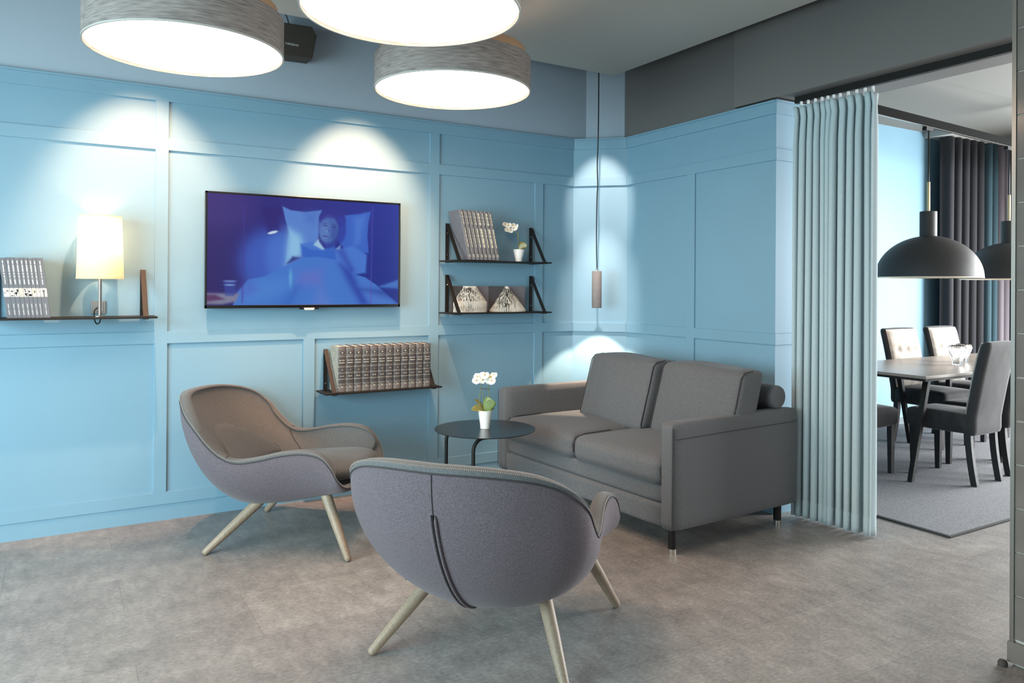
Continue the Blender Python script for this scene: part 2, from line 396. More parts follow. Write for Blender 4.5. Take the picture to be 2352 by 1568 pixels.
def lounge_chair(label, loc, rz):
    t = thing('lounge_chair', label, 'armchair', loc, rz, 'grey shell lounge chairs')
    NV = 22
    MB().grid([[tuple(outer_pt(i, 0.02 + 0.98 * (j / NV))) for j in range(NV + 1)] for i in range(NU)], closed_u=True).build('outer_shell', M['outer'], t, smooth=True)
    P = []
    for i in range(NU):
        row = [tuple(outer_pt(i, 0.02))]
        R0, R1 = RC[i], inner_start(i)
        for k in range(7):           # rounded rim
            a = PI * k / 6; c = (R0 + R1) / 2
            row.append(tuple(c + nrm[i] * (TH / 2 + 0.002) * math.cos(a) + UPV * (0.011 * math.sin(a) + 0.001)))
        row += [tuple(inner_pt(i, j / 16)) for j in range(17)]
        P.append(row)
    m = MB().grid(P, closed_u=True); m.fan([P[i][-1] for i in range(NU)], (0, 0.03, 0.35))
    m.build('inner_shell', M['inner'], t, smooth=True)
    MB().fan([tuple(BC[i]) for i in range(NU)], (0, 0.03, 0.225)).build('underside', M['black'], t, smooth=True)
    MB().tube([tuple(outer_pt(i % NU, 0.02) + nrm[i % NU] * 0.001) for i in range(NU + 1)], 0.0035, 6, cap=False).build('piping', M['seam'], t, smooth=True)
    sq = MB()
    for i in range(0, NU):
        for f in (0.0, 0.2, .4, .6, .8):
            j = (i + 1) % NU
            a = (RC[i] * (1 - f) + RC[j] * f) + (nrm[i] * (1 - f) + nrm[j] * f) * 0.0035 + UPV * 0.006
            bq = (RC[i] * (1 - f - .1) + RC[j] * (f + .1)) + (nrm[i] * (1 - f - .1) + nrm[j] * (f + .1)) * 0.0035 + UPV * 0.009
            sq.tube([tuple(a), tuple(bq)], 0.0014, 4)
    s_ = sq.build('stitching', M['stitch'], t); s_['kind'] = 'stuff'
    # seam down the middle of the back, opening into a zip placket
    i0 = 0
    MB().tube([tuple(outer_pt(i0, tt) + np.array([0, -0.0005, 0])) for tt in np.linspace(0.02, 1, 30)], 0.0022, 6).build('back_seam', M['seam'], t, smooth=True)
    lo = np.linspace(0.2, 0.99, 30)
    for sx in (-1, 1):
        MB().tube([tuple(outer_pt(i0, tt) + np.array([sx * 0.0085, -0.002, -0.002])) for tt in lo], [0.002] + [0.006] * 28 + [0.002], 8).build('placket_edge', M['outer'], t, smooth=True)
    MB().tube([tuple(outer_pt(i0, tt) + np.array([0, -0.002, -0.002])) for tt in lo], 0.0045, 6).build('zip', M['black'], t, smooth=True)
    # seams where the arm panels start
    for sx, k in ((1, 26), (-1, NU - 26)):
        pts = [tuple(np.array(inner_pt(k, tt)) - nrm[k] * 0.001) for tt in np.linspace(0, 0.95, 16)]
        pts = [tuple(RC[k] + UPV * 0.006), tuple((RC[k] + inner_start(k)) / 2 + UPV * 0.0125)] + pts
        MB().tube(pts, 0.0026, 6).build('arm_seam', M['seam'], t, smooth=True)
    # lumbar pad, lying on the inner back
    def inner_y(z):
        xs_, ys_ = [], []
        for i in list(range(NU - 26, NU)) + list(range(0, 27)):
            lo_, hi_ = 0.0, 1.0
            for _ in range(18):
                md = (lo_ + hi_) / 2
                if inner_pt(i, md)[2] > z: lo_ = md
                else: hi_ = md
            q = inner_pt(i, lo_); xs_.append(q[0]); ys_.append(q[1])
        o = np.argsort(xs_); return np.array(xs_)[o], np.array(ys_)[o]
    rows = []; back = []
    for a in np.linspace(0, 1, 15):
        row = []; rb = []
        for bq in np.linspace(-1, 1, 31):
            x = bq * 0.262 * (1 - 0.25 * a ** 3); z = 0.375 + a * (0.215 - 0.115 * abs(bq) ** 2.4)
            xx, yy = inner_y(max(z, 0.405)); y0 = float(np.interp(x, xx, yy))
            edge = max(0, (1 - abs(bq) ** 5) * (1 - a ** 7))
            row.append((x, y0 - 0.006 + 0.044 * edge ** 0.5, z)); rb.append((x, y0 - 0.012, z))
        rows.append(row); back.append(rb)
    mb = MB().grid(rows)
    mb.grid(back[::-1]).grid([[rows[-1][j], back[-1][j]] for j in range(31)]).grid([[rows[i][0], back[i][0]] for i in range(15)]).grid([[rows[i][-1], back[i][-1]] for i in range(15)])
    bc = mb.build('back_cushion', M['inner'], t, smooth=True, weld=True, auto=60)
    MB().tube([back[i][0] for i in range(15)] + back[-1] + [back[i][-1] for i in range(14, -1, -1)], 0.0075, 6).build('seam', M['seam'], bc, smooth=True)
    # seat cushion
    out = []
    for k in range(64):
        a = 2 * PI * k / 64; c, s_ = math.cos(a), math.sin(a); e = 0.55
        x = math.copysign(abs(c) ** e, c); y = math.copysign(abs(s_) ** e, s_)
        out.append((x * (0.272 + 0.018 * y), 0.045 + 0.325 * y))
    prof = [(0.90, -0.032), (0.965, -0.022), (0.995, -0.004), (1.0, 0.012), (0.985, 0.027), (0.94, 0.038), (0.85, 0.047), (0.6, 0.056), (0.3, 0.06)]
    P = [[(x * q, 0.045 + (y - 0.045) * q, 0.372 + 0.02 * (y / 0.37) + z) for x, y in out] for q, z in prof]
    mb = MB().grid(P, closed_v=True); mb.fan(P[-1]); mb.fan(P[0][::-1]); mb.build('seat_cushion', M['inner'], t, smooth=True)
    for sx in (-1, 1):
        for (fx, fy, tx, ty, tz) in ((.371, -.37, .215, -.145, .245), (.376, .37, .262, .21, .31)):
            a = Vector((sx * fx, fy, 0.012)); c = Vector((sx * tx, ty, tz)); dv = (c - a).normalized()
            MB().tube([a - dv * 0.009, a - dv * 0.004, a + dv * 0.004, a + (c - a) * 0.5, c], [0.008, 0.0145, 0.017, 0.0235, 0.0275], 20).build('leg', M['oak'], t, smooth=True, auto=50)
    i = 104
    p = outer_pt(i, 0.80)
    MB().box(-0.014, 0.014, -0.003, 0.001, -0.008, 0.006, Matrix.Translation(Vector(p))).build('fabric_tag', M['black'], t)
    return t
lc = lounge_chair('grey lounge chair near the panelled wall, side-on, open seat facing the round table', (1.164, 4.143, 0), math.radians(-36.6 - 90))
dup(lc, (1.522, 2.606, 0), math.radians(38.65 - 90), 'grey lounge chair in front, seen from behind with a dark zip seam down its back')

# ------------------------------------------------------------------ sofa
def sofa():
    t = thing('sofa', 'charcoal two-seat sofa against the right wall with two loose back cushions', 'sofa')
    Mx = Matrix.Identity(4)
    f = Vector((.9989, .047, 0)).normalized(); r = Vector((f.y, -f.x, 0))
    for i in range(3): Mx[i][0] = -r[i]; Mx[i][1] = f[i]; Mx[i][2] = (0, 0, 1)[i]
    Mx[0][3], Mx[1][3] = 2.672, 2.880
    # local: x = along from the right end to the left end, y = depth, z up.
    t.matrix_world = Mx
    L = 1.645; D = 1.01; AW = 0.092
    for x0 in (0, L - AW):
        a = MB().cushion(x0 + AW / 2, D / 2, 0.392, AW / 2, D / 2, 0.276, r=0.022, n=10).build('arm', M['sofa'], t, smooth=True, weld=True)
        xs = -0.0012 if x0 == 0 else L + 0.0012
        MB().tube([(xs, 0.02, 0.585), (xs, 0.5, 0.59), (xs, D - 0.02, 0.592)], 0.002, 6).build('arm_seam', M['seam'], a, smooth=True)
        xe = x0 + (0.004 if x0 == 0 else AW - 0.004)
        MB().tube([(xe, 0.001, 0.13), (xe, 0.001, 0.4), (xe, 0.002, 0.645)], 0.002, 6).build('front_seam', M['seam'], a, smooth=True)
    MB().cushion(L / 2, 0.44, 0.178, L / 2 - AW + 0.005, 0.43, 0.06, r=0.015, n=8).build('base_rail', M['sofa'], t, smooth=True, weld=True)
    MB().cushion(L / 2, 0.45, 0.285, L / 2 - AW + 0.005, 0.425, 0.05, r=0.02, n=8).build('seat_frame', M['sofa'], t, smooth=True, weld=True)
    MB().cushion(L / 2, D - 0.07, 0.40, L / 2 - 0.03, 0.065, 0.265, r=0.03, n=10).build('backrest', M['sofa'], t, smooth=True, weld=True)
    w = (L - 2 * AW) / 2
    for k in range(2):
        cx = AW + w * (k + 0.5)
        c = MB().cushion(cx, 0.395, 0.402, w / 2 - 0.002, 0.40, 0.075, r=0.052, bulge=(0.004, 0.012, 0.022), n=18).build('seat_cushion', M['sofa'], t, smooth=True, weld=True)
        for sx in (-1, 1):
            xx = cx + sx * (w / 2 - 0.03)
            pts = [(xx + sx * 0.018, 0.045 - 0.045 * math.cos(a) , 0.402 + 0.062 * math.sin(a) + 0.0) for a in np.linspace(-1.2, 1.5, 14)]
            pts = [(xx + sx * 0.026, 0.06, 0.345), (xx + sx * 0.026, 0.012, 0.375), (xx + sx * 0.026, 0.006, 0.42), (xx + sx * 0.026, 0.03, 0.462), (xx + sx * 0.026, 0.10, 0.474), (xx + sx * 0.026, 0.3, 0.477)]
            MB().tube(pts, 0.0028, 6).build('piping', M['seam'], c, smooth=True)
    # loose back cushions, leaning on the backrest
    for cx, hw in ((0.352, 0.335), (1.035, 0.338)):
        def lean(p):
            q = p.copy(); q.y += 0.30 * (p.z + 0.21) + 0.085 * p.x + 0.010 * math.sin(9 * p.x + p.z * 7) * (p.z + 0.2)
            q.z += 0.004 * math.sin(11 * p.x) - 0.008 * (p.x / hw) ** 2 * (1 if p.z > 0 else 0)
            return q
        c = MB().cushion(cx, 0.55, 0.685, hw, 0.10, 0.215, r=0.040, bulge=(0.006, 0.030, 0.008), n=20, fn=lean).build('back_cushion', M['sofa'], t, smooth=True, weld=True)
        for sx in (-1, 1):
            pts = []
            for z in np.linspace(-0.20, 0.208, 16):
                e = max(0.0, abs(z) - 0.175) / 0.04
                q = lean(Vector((sx * (hw - 0.008), -0.093 + 0.034 * min(1, e) ** 2, z)))
                pts.append((cx + q.x, 0.55 + q.y, 0.685 + q.z))
            q = lean(Vector((sx * (hw - 0.010), 0.0, 0.216))); pts.append((cx + q.x, 0.55 + q.y, 0.685 + q.z))
            MB().tube(pts, 0.0032, 6).build('piping', M['seam'], c, smooth=True)
    # bolster lying on the backrest
    prof = [(0.0, 0.15), (0.050, 0.149), (0.060, 0.152), (0.066, 0.165), (0.069, 0.25), (0.069, 0.8), (0.069, 1.40), (0.066, 1.475), (0.058, 1.482), (0.0, 1.484)]
    RX = Matrix.Translation((0, 0.86, 0.735)) @ Matrix.Rotation(PI / 2, 4, 'Y')
    MB().lathe([(max(r, 0.0001), z - 0.13) for r, z in prof], 28, M=RX, cap=False).build('bolster', M['sofa'], t, smooth=True, auto=70)
    for x, y in ((0.03, 0.03), (L - 0.05, 0.03), (0.05, D - 0.12), (L - 0.05, D - 0.12)):
        lg = MB().lathe([(0.022, 0.028), (0.022, 0.125)], 20, (x, y, 0)).build('leg', M['black'], t, smooth=True, auto=40)
        MB().lathe([(0.021, 0.0), (0.021, 0.028)], 20, (x, y, 0)).build('chrome_foot', M['chrome'], lg, smooth=True, auto=40)
sofa()

# ------------------------------------------------------------------ side table
TX, TY, TZ = 2.180, 3.950, 0.515
def side_table():
    t = thing('side_table', 'round black metal side table standing between sofa and lounge chairs', 'side table', (TX, TY, 0))
    MB().lathe([(0.292, TZ - 0.006), (0.297, TZ - 0.004), (0.298, TZ), (0.0001, TZ)], 72, cap=False).build('tabletop', M['side_top'], t, smooth=True, auto=30)
    for y in (0.17, -0.175):
        R = 0.07; zt = TZ - 0.016; pts = [(0.17, y, zt)]
        for a in np.linspace(PI / 2, PI, 9): pts.append((-0.17 + R + R * math.cos(a), y, zt - R + R * math.sin(a)))
        for a in np.linspace(PI, 1.5 * PI, 9): pts.append((-0.17 + R + R * math.cos(a), y, 0.0105 + R + R * math.sin(a)))
        pts.append((0.22, y, 0.0105))
        MB().tube(pts, 0.0105, 12).build('leg', M['black'], t, smooth=True)
    MB().tube([(0.21, 0.17, 0.0105), (0.21, -0.175, 0.0105)], 0.0105, 12).build('foot_bar', M['black'], t, smooth=True)
M['side_top'] = mat('satin_black_tabletop', S(30, 31, 33), 0.22, spec=0.5)
side_table()

# ------------------------------------------------------------------ orchids
def petal_disc(mb, c, nrm, r, rot):
    n = Vector(nrm).normalized(); a = n.cross(Vector((0, 0, 1)));
    if a.length < 0.1: a = Vector((1, 0, 0))
    a.normalize(); bq = n.cross(a)
    for k, (ang, ln, wd) in enumerate(((90, 1.0, .5), (210, .95, .48), (330, .95, .48), (20, 1.05, .78), (160, 1.05, .78))):
        th = math.radians(ang + rot); dv = a * math.cos(th) + bq * math.sin(th); sd = n.cross(dv)
        P = []
        for i in range(6):
            u = i / 5; w = wd * math.sin(PI * min(1, 0.12 + u * 0.86)) ** 0.8
            P.append([tuple(Vector(c) + dv * r * ln * u + sd * r * w * s_ * 0.9 + n * r * (0.28 * u * u * (1 if k > 2 else .6) - 0.15 * abs(s_) + 0.05)) for s_ in (-1, -.5, 0, .5, 1)])
        mb.grid(P)
def orchid(label, loc, rz, H, pot, blooms, leaves, stems, leafm, pr=(0.028, 0.044), clip=False):
    t = thing('potted_orchid', label, 'potted plant', loc, rz, 'white orchids in white pots')
    h = pot
    MB().lathe([(pr[0] * .7, 0), (pr[0], 0.001), (pr[0] * 1.04, h * .2), (pr[1] * .99, h * .97), (pr[1], h), (pr[1] * .93, h), (pr[1] * .88, h * .85), (0.001, h * .85)], 32, cap=False).build('pot', M['white_pot'], t, smooth=True, auto=50)
    MB().lathe([(pr[1] * .87, h * .86), (pr[1] * .5, h * .93), (0.001, h * .95)], 16, cap=False).build('bark_mulch', M['bark'], t, smooth=True)
    for (dx, dy, dz, wd, L, mtl, tw) in leaves:
        dv = Vector((dx, dy, 0)).normalized(); sd = Vector((-dv.y, dv.x, 0)); sd = (sd * (1 - tw) + Vector((-dz, 0, 1 if dx > 0 else -1)).normalized() * tw).normalized(); P = []
        for i in range(25):
            u = i / 24; w = wd * (0.18 * (1 - u) + max(0.0, math.sin(PI * u ** 0.9)) ** 0.7)
            base = dv * (L * (u * (1 - 0.25 * dz * u))) + Vector((0, 0, h * .92 + L * dz * (u - 0.38 * u * u)))
            P.append([tuple(base + sd * w * s_ + Vector((0, 0, 1)) * (abs(s_) ** 2 * w * 0.45)) for s_ in (-1, -.6, -.25, 0, .25, .6, 1)])
        o = MB().grid(P).build('leaf', mtl, t, smooth=True)
        so = o.modifiers.new('solid', 'SOLIDIFY'); so.thickness = 0.0025
    for pts in stems:
        MB().tube([tuple(p) for p in catmull(pts, 24, closed=False)], 0.0024, 8).build('stem', M['stem'], t, smooth=True)
    if clip: MB().tube(clip, 0.002, 6).build('stem_clip', M['bark'], t, smooth=True)
    for c, n, r, rot in blooms:
        mb = MB(); petal_disc(mb, c, n, r, rot)
        fl = mb.build('flower', M['petal'], t, smooth=True)
        nn = Vector(n).normalized()
        MB().lathe([(0.001, 0), (r * .2, r * .1), (r * .16, r * .3), (0.001, r * .4)], 8, cap=False, M=Matrix.Translation(Vector(c) + nn * r * 0.05) @ nn.to_track_quat('Z', 'Y').to_matrix().to_4x4()).build('flower_centre', M['petal_c'], fl, smooth=True)
    return t
# local x = to the right in the photo, -y toward the viewer
rv = math.radians(-30.85)
random.seed(3)
bl = []
for (x, z, r) in ((-.052, .287, .026), (-.030, .312, .028), (-.002, .318, .028), (.010, .296, .026), (.030, .306, .028), (.052, .318, .022), (.040, .284, .026), (.022, .280, .022), (-.018, .290, .026), (-.045, .308, .024)):
    bl.append(((x, -0.012 + random.uniform(-.012, .012), z), (random.uniform(-.5, .5), -1, random.uniform(-.15, .5)), r, random.uniform(-25, 25)))
orchid('white orchid in a white pot on the round black side table', (TX, TY, TZ), rv, 0.33, 0.108, bl,
       [(-1, -.35, .30, .024, .092, M['leaf2'], .45), (-.75, .35, 1.15, .013, .095, M['leaf2'], .3), (.85, -.35, 1.35, .034, .082, M['leaf'], .85), (.8, .1, .45, .022, .06, M['leaf'], .3)],
       [[(-.01, 0, .09), (-.035, .004, .15), (-.028, .002, .22), (-.018, -.004, .29), (-.004, -.01, .31)], [(.004, 0, .09), (-.01, .008, .16), (-.012, .006, .22)], [(.012, .01, .1), (.02, .008, .2), (.018, .0, .27), (.026, -.01, .30)]],
       M['leaf'], (0.028, 0.043), clip=[(-.03, 0, .235), (.024, 0, .232)])
bl = []
for (x, z, r) in ((-.098, .270, .02), (-.075, .262, .024), (-.085, .232, .022), (-.060, .226, .022), (-.045, .262, .024), (-.030, .245, .026), (-.018, .255, .018)):
    bl.append(((x, -0.01 + random.uniform(-.01, .01), z), (random.uniform(-.7, .5), -1, random.uniform(-.3, .3)), r, random.uniform(-30, 30)))
orchid('white orchid in a white pot at the end of the upper wall shelf', (2.838, 4.660, 1.5305), rv, 0.25, 0.088, bl,
       [(.90, -.2, .95, .026, .075, M['leaf2'], .85), (.8, -.4, .6, .018, .05, M['leaf2'], .4)],
       [[(-.004, 0, .08), (-.002, 0, .14), (-.012, 0, .2), (-.035, -.004, .235), (-.07, -.008, .25)], [(0, .004, .08), (.0, .004, .15), (-.006, .004, .215)]],
       M['leaf2'], (0.024, 0.041))

# ------------------------------------------------------------------ wall shelves
def shelf(name, label, x0, x1, z, depth=0.20, hb=0.258, inset=0.058):
    t = thing(name, label, 'wall shelf', ((x0 + x1) / 2, YA, z), 0, 'black bracket wall shelves')
    L = (x1 - x0) / 2
    MB().box(-L, L, -depth, -0.001, -0.010, 0.0).build('shelf_board', M['black'], t, bevel=0.001)
    for s_ in (-1, 1):
        xc = s_ * (L - inset); w = 0.0135
        br = MB()
        br.box(xc - w, xc + w, -0.0045, -0.0005, -0.012, hb)
        dv = Vector((0, -(depth - 0.012), -hb)); Ld = dv.length; ang = math.atan2(depth - 0.012, hb)
        Mx = Matrix.Translation((xc, -0.004, hb - 0.002)) @ Matrix.Rotation(-ang, 4, 'X')
        br.box(-w, w, -0.002, 0.002, -Ld, 0.0, Mx)
        br.box(xc - w, xc + w, -depth - 0.004, -depth + 0.012, -0.014, 0.003)
        br.box(xc - w, xc + w, -depth, -0.001, -0.0135, -0.0095)
        b = br.build('bracket', M['black'], t, bevel=0.0008)
        for zz in (0.19, 0.04):
            MB().lathe([(0.004, 0), (0.003, 0.002)], 10, M=Matrix.Translation((xc, -0.0045, zz)) @ Matrix.Rotation(PI / 2, 4, 'X')).build('screw', M['chrome'], b)
    return t
shelf('wall_shelf', 'long black wall shelf at the left holding paperbacks and a lamp', -0.33, 0.475, 1.1775)
shelf('wall_shelf', 'upper of two stacked black wall shelves, holding leaning books and an orchid', 2.266, 3.068, 1.5305)
shelf('wall_shelf', 'lower of two stacked black wall shelves, holding two folded-page books', 2.266, 3.070, 1.174)
shelf('wall_shelf', 'low black wall shelf holding a row of encyclopedias', 1.413, 2.198, 0.690)

# ------------------------------------------------------------------ books: left shelf paperbacks
def strokes(mb, x, w, z0, z1, words, y, rnd, vertical=True):
    """small print marks running down a spine"""
    tot = sum(words) + len(words) * 0.7; z = z1; u = (z1 - z0) / tot
    for wd in words:
        n = max(1, int(wd * 2))
        for k in range(n):
            h = wd * u / n
            a = rnd.uniform(0.55, 1.0)
            mb.box(x - w * a * 0.5, x + w * a * 0.5, y - 0.0005, y + 0.0002, z - h * (k + 0.88), z - h * k)
        z -= (wd + 0.7) * u
pics = ['a pale portrait', 'a white car', 'a dark crowd scene', 'a yellowed landscape', 'black blotches', 'small black figures', 'a cream figure', 'a pale blue figure', 'a black torch']
xs = [-0.2155, -0.188, -0.169, -0.1495, -0.1300, -0.1105, -0.0925, -0.0735, -0.0565, -0.0265]
lean = 0.037 / 0.31
rnd = random.Random(5)
for k in range(9):
    x0, x1 = xs[k], xs[k + 1] - 0.001
    w = (x1 - x0); h = 0.306 + (0.0015 if k % 3 else -0.001)
    t = thing('paperback', '%s grey paperback from the left on the lamp shelf, spine showing %s' % (ORD[k], pics[k]), 'book', (x0 + w / 2, 4.604, 1.1783), 0, 'grey paperbacks on the left shelf')
    Mx = Matrix.Identity(4); Mx[0][2] = -lean
    cv = MB()
    cv.box(-w / 2, w / 2, -0.001, 0.0015, 0, h, Mx); cv.box(-w / 2, -w / 2 + 0.001, 0, 0.145, 0, h, Mx); cv.box(w / 2 - 0.001, w / 2, 0, 0.145, 0, h, Mx)
    cv.build('cover', M['grey_cover'], t)
    MB().box(-w / 2 + 0.001, w / 2 - 0.001, 0.0015, 0.142, 0.001, h - 0.002, Mx).build('page_block', M['paper'], t)
    pm = MB().box(-w / 2 + 0.0003, w / 2 - 0.0003, -0.0016, -0.0008, 0.108, 0.152, Mx)
    bd = pm.build('photo_band', M['white_paper'] if k not in (3, 6) else mat('cream_print', S(226, 216, 178), 0.8), t)
    ik = MB()
    if k == 8:
        ik.box(-0.002, 0.002, -0.0022, -0.0012, 0.108, 0.134, Mx).prism([(-0.008, 0), (0.008, 0), (0.003, -0.006), (-0.003, -0.006)], 0, 0.0006, Mx @ Matrix.Translation((0, -0.0012, 0.139)) @ Matrix.Rotation(PI / 2, 4, 'X'))
        ik.box(-0.006, 0.005, -0.0022, -0.0012, 0.141, 0.144, Mx)
    elif k == 1:
        ik.box(-0.006, 0.006, -0.0022, -0.0012, 0.112, 0.116, Mx).box(-0.004, 0.004, -0.0022, -0.0012, 0.132, 0.140, Mx)
    else:
        for q in range(7 if k in (2, 4, 5) else 4):
            cx = rnd.uniform(-w * .3, w * .3); cz = rnd.uniform(0.113, 0.146); s_ = rnd.uniform(0.0015, 0.004)
            ik.box(max(-w / 2 + .001, cx - s_), min(w / 2 - .001, cx + s_), -0.0022, -0.0012, cz - s_, cz + s_ * 1.2, Mx)
    ik.build('picture', M['ink'] if k in (1, 2, 4, 5, 8) else mat('faded_ink', S(150, 146, 140), 0.8), bd)
    ti = MB(); strokes(ti, 0, 0.0062, 0.168, 0.292, [3.2, 7, 2, 1.8, .6, 4.5], -0.0012, rnd)
    t2 = MB(); strokes(t2, 0, 0.0036, 0.012, 0.072, [4, .7, 5], -0.0012, rnd)
    for q, nm in ((ti, 'title_lettering'), (t2, 'author_lettering')):
        q.v = [tuple(Mx @ Vector(v)) for v in q.v]
        q.build(nm, M['print'], t)

# upper right shelf: tall cloth volumes leaning to the left
n = 8; xw = (2.645 - 2.395) / n; GA = [.22, .2, .2, .34, .62, .3, .62, .34]
lean = 0.075 / 0.336
rnd = random.Random(11)
for k in range(n):
    w = xw - 0.0025; h = 0.336 - 0.0008 * k
    t = thing('hardback_book', '%s tall grey book from the left leaning on the upper shelf, with worn gilt lettering' % ORD[k], 'book', (2.395 + xw * (k + .5), 4.588, 1.5312 + 0.003), 0, 'tall grey books on the upper shelf')
    Mx = Matrix.Identity(4); Mx[0][2] = -lean; 
    D = 0.165
    bd = MB().box(-w / 2, -w / 2 + 0.0022, 0.002, D, 0, h, Mx).box(w / 2 - 0.0022, w / 2, 0.002, D, 0, h, Mx)
    bd.build('cover', M['mauve_cover'], t)
    MB().box(-w / 2 + 0.0022, w / 2 - 0.0022, 0.006, D - 0.006, 0.003, h - 0.004, Mx).build('page_block', M['paper'], t)
    P = []
    for z in (0, h * .5, h):
        P.append([tuple(Mx @ Vector((w / 2 * math.sin(a), 0.004 - 0.006 * math.cos(a), z))) for a in np.linspace(-PI / 2, PI / 2, 9)])
    sp = MB().grid(P).fan(P[-1]).build('spine', M['taupe_cover'], t, smooth=True)
    g = MB(); strokes(g, 0.002, w * GA[k], h * .70, h * .96, [3, 3, 2, 3], -0.0024, rnd)
    g2 = MB(); strokes(g2, 0.002, w * GA[k] * 1.1, h * .24, h * .64, [6, 3, 6, 4], -0.0024, rnd)
    g3 = MB(); strokes(g3, 0.001, w * .45, h * .05, h * .11, [1, 1], -0.0024, rnd)
    for q, nm in ((g, 'author_lettering'), (g2, 'title_lettering'), (g3, 'volume_number')):
        q.v = [tuple(Mx @ Vector(v)) for v in q.v]
        q.build(nm, M['gilt_bright'], sp)

# lower right shelf: two books with folded pages, fanned open in front of their covers
def folded_book(label, x, kind):
    t = thing('folded_book', label, 'book', (x, 4.70, 1.1748), 0, 'folded-page books on the lower shelf')
    W, H = 0.148, 0.180
    cv = MB().box(-W, 0, 0.030, 0.034, 0, H)
    cv.build('cover', mat('charcoal_endpaper', S(72, 70, 72), 0.7), t)
    MB().box(0, W * 1.05, 0.030, 0.034, 0, H).build('cover', M['mauve_cover'], t)
    pg = MB(); ik = MB(); N = 34; rn = random.Random(3 if kind else 4)
    R = 0.142 if kind else 0.126
    for k in range(N):
        a = PI + (k + 0.5) / N * PI; dv = Vector((math.cos(a), math.sin(a) * 0.85, 0)); sd = Vector((-dv.y, dv.x, 0))
        out = [(0.0, 0), (R, 0), (R, 0.012), (0.012, H), (0.0, H)] if kind else [(0, 0), (R, 0), (R, 0.066), (0.036 + 0.012 * abs(math.cos(a)), H), (0, H)]
        th0, th1 = 0.0006, 0.0033
        A = [tuple(Vector((0, 0.028, 0)) + dv * r + sd * (th0 + (th1 - th0) * r / R) + Vector((0, 0, z))) for r, z in out]
        B = [tuple(Vector((0, 0.028, 0)) + dv * r - sd * (th0 + (th1 - th0) * r / R) + Vector((0, 0, z))) for r, z in out]
        nn = len(out)
        pg.add(A + B, [tuple(range(nn)), tuple(range(2 * nn - 1, nn - 1, -1))] + [(i, (i + 1) % nn, (i + 1) % nn + nn, i + nn) for i in range(nn)])
        for q in range(9):
            u0 = rn.uniform(0.05, 0.85); u1 = u0 + rn.uniform(0.03, 0.16)
            p0 = Vector((out[2][0], 0, out[2][1])).lerp(Vector((out[3][0], 0, out[3][1])), u0); p1 = Vector((out[2][0], 0, out[2][1])).lerp(Vector((out[3][0], 0, out[3][1])), min(1, u1))
            a0 = Vector((0, 0.028, 0)) + dv * (p0.x + 0.0004) + Vector((0, 0, p0.z + .0004)); a1 = Vector((0, 0.028, 0)) + dv * (p1.x + 0.0004) + Vector((0, 0, p1.z + .0004))
            s0 = sd * rn.uniform(-.002, .002); wv = sd * 0.0017
            ik.add([tuple(a0 + s0 - wv), tuple(a0 + s0 + wv), tuple(a1 + s0 + wv), tuple(a1 + s0 - wv)], [(0, 1, 2, 3)])
        if not kind:
            for q in range(2):
                z0 = rn.uniform(.004, .03); z1 = z0 + rn.uniform(.01, .03); a0 = Vector((0, 0.028, 0)) + dv * (R + 0.0004); s0 = sd * rn.uniform(-.003, .002)
                ik.add([tuple(a0 + s0 + Vector((0, 0, z0))), tuple(a0 + s0 + sd * .0016 + Vector((0, 0, z0))), tuple(a0 + s0 + sd * .0016 + Vector((0, 0, z1))), tuple(a0 + s0 + Vector((0, 0, z1)))], [(0, 1, 2, 3)])
    p = pg.build('folded_pages', mat('bright_paper', S(226, 223, 214), 0.8), t)
    ik.build('print', M['ink'], p)
folded_book('left folded-page book on the lower shelf, pages shaped like a squat drum', 2.478, 0)
folded_book('right folded-page book on the lower shelf, pages fanned into a pointed cone', 2.780, 1)

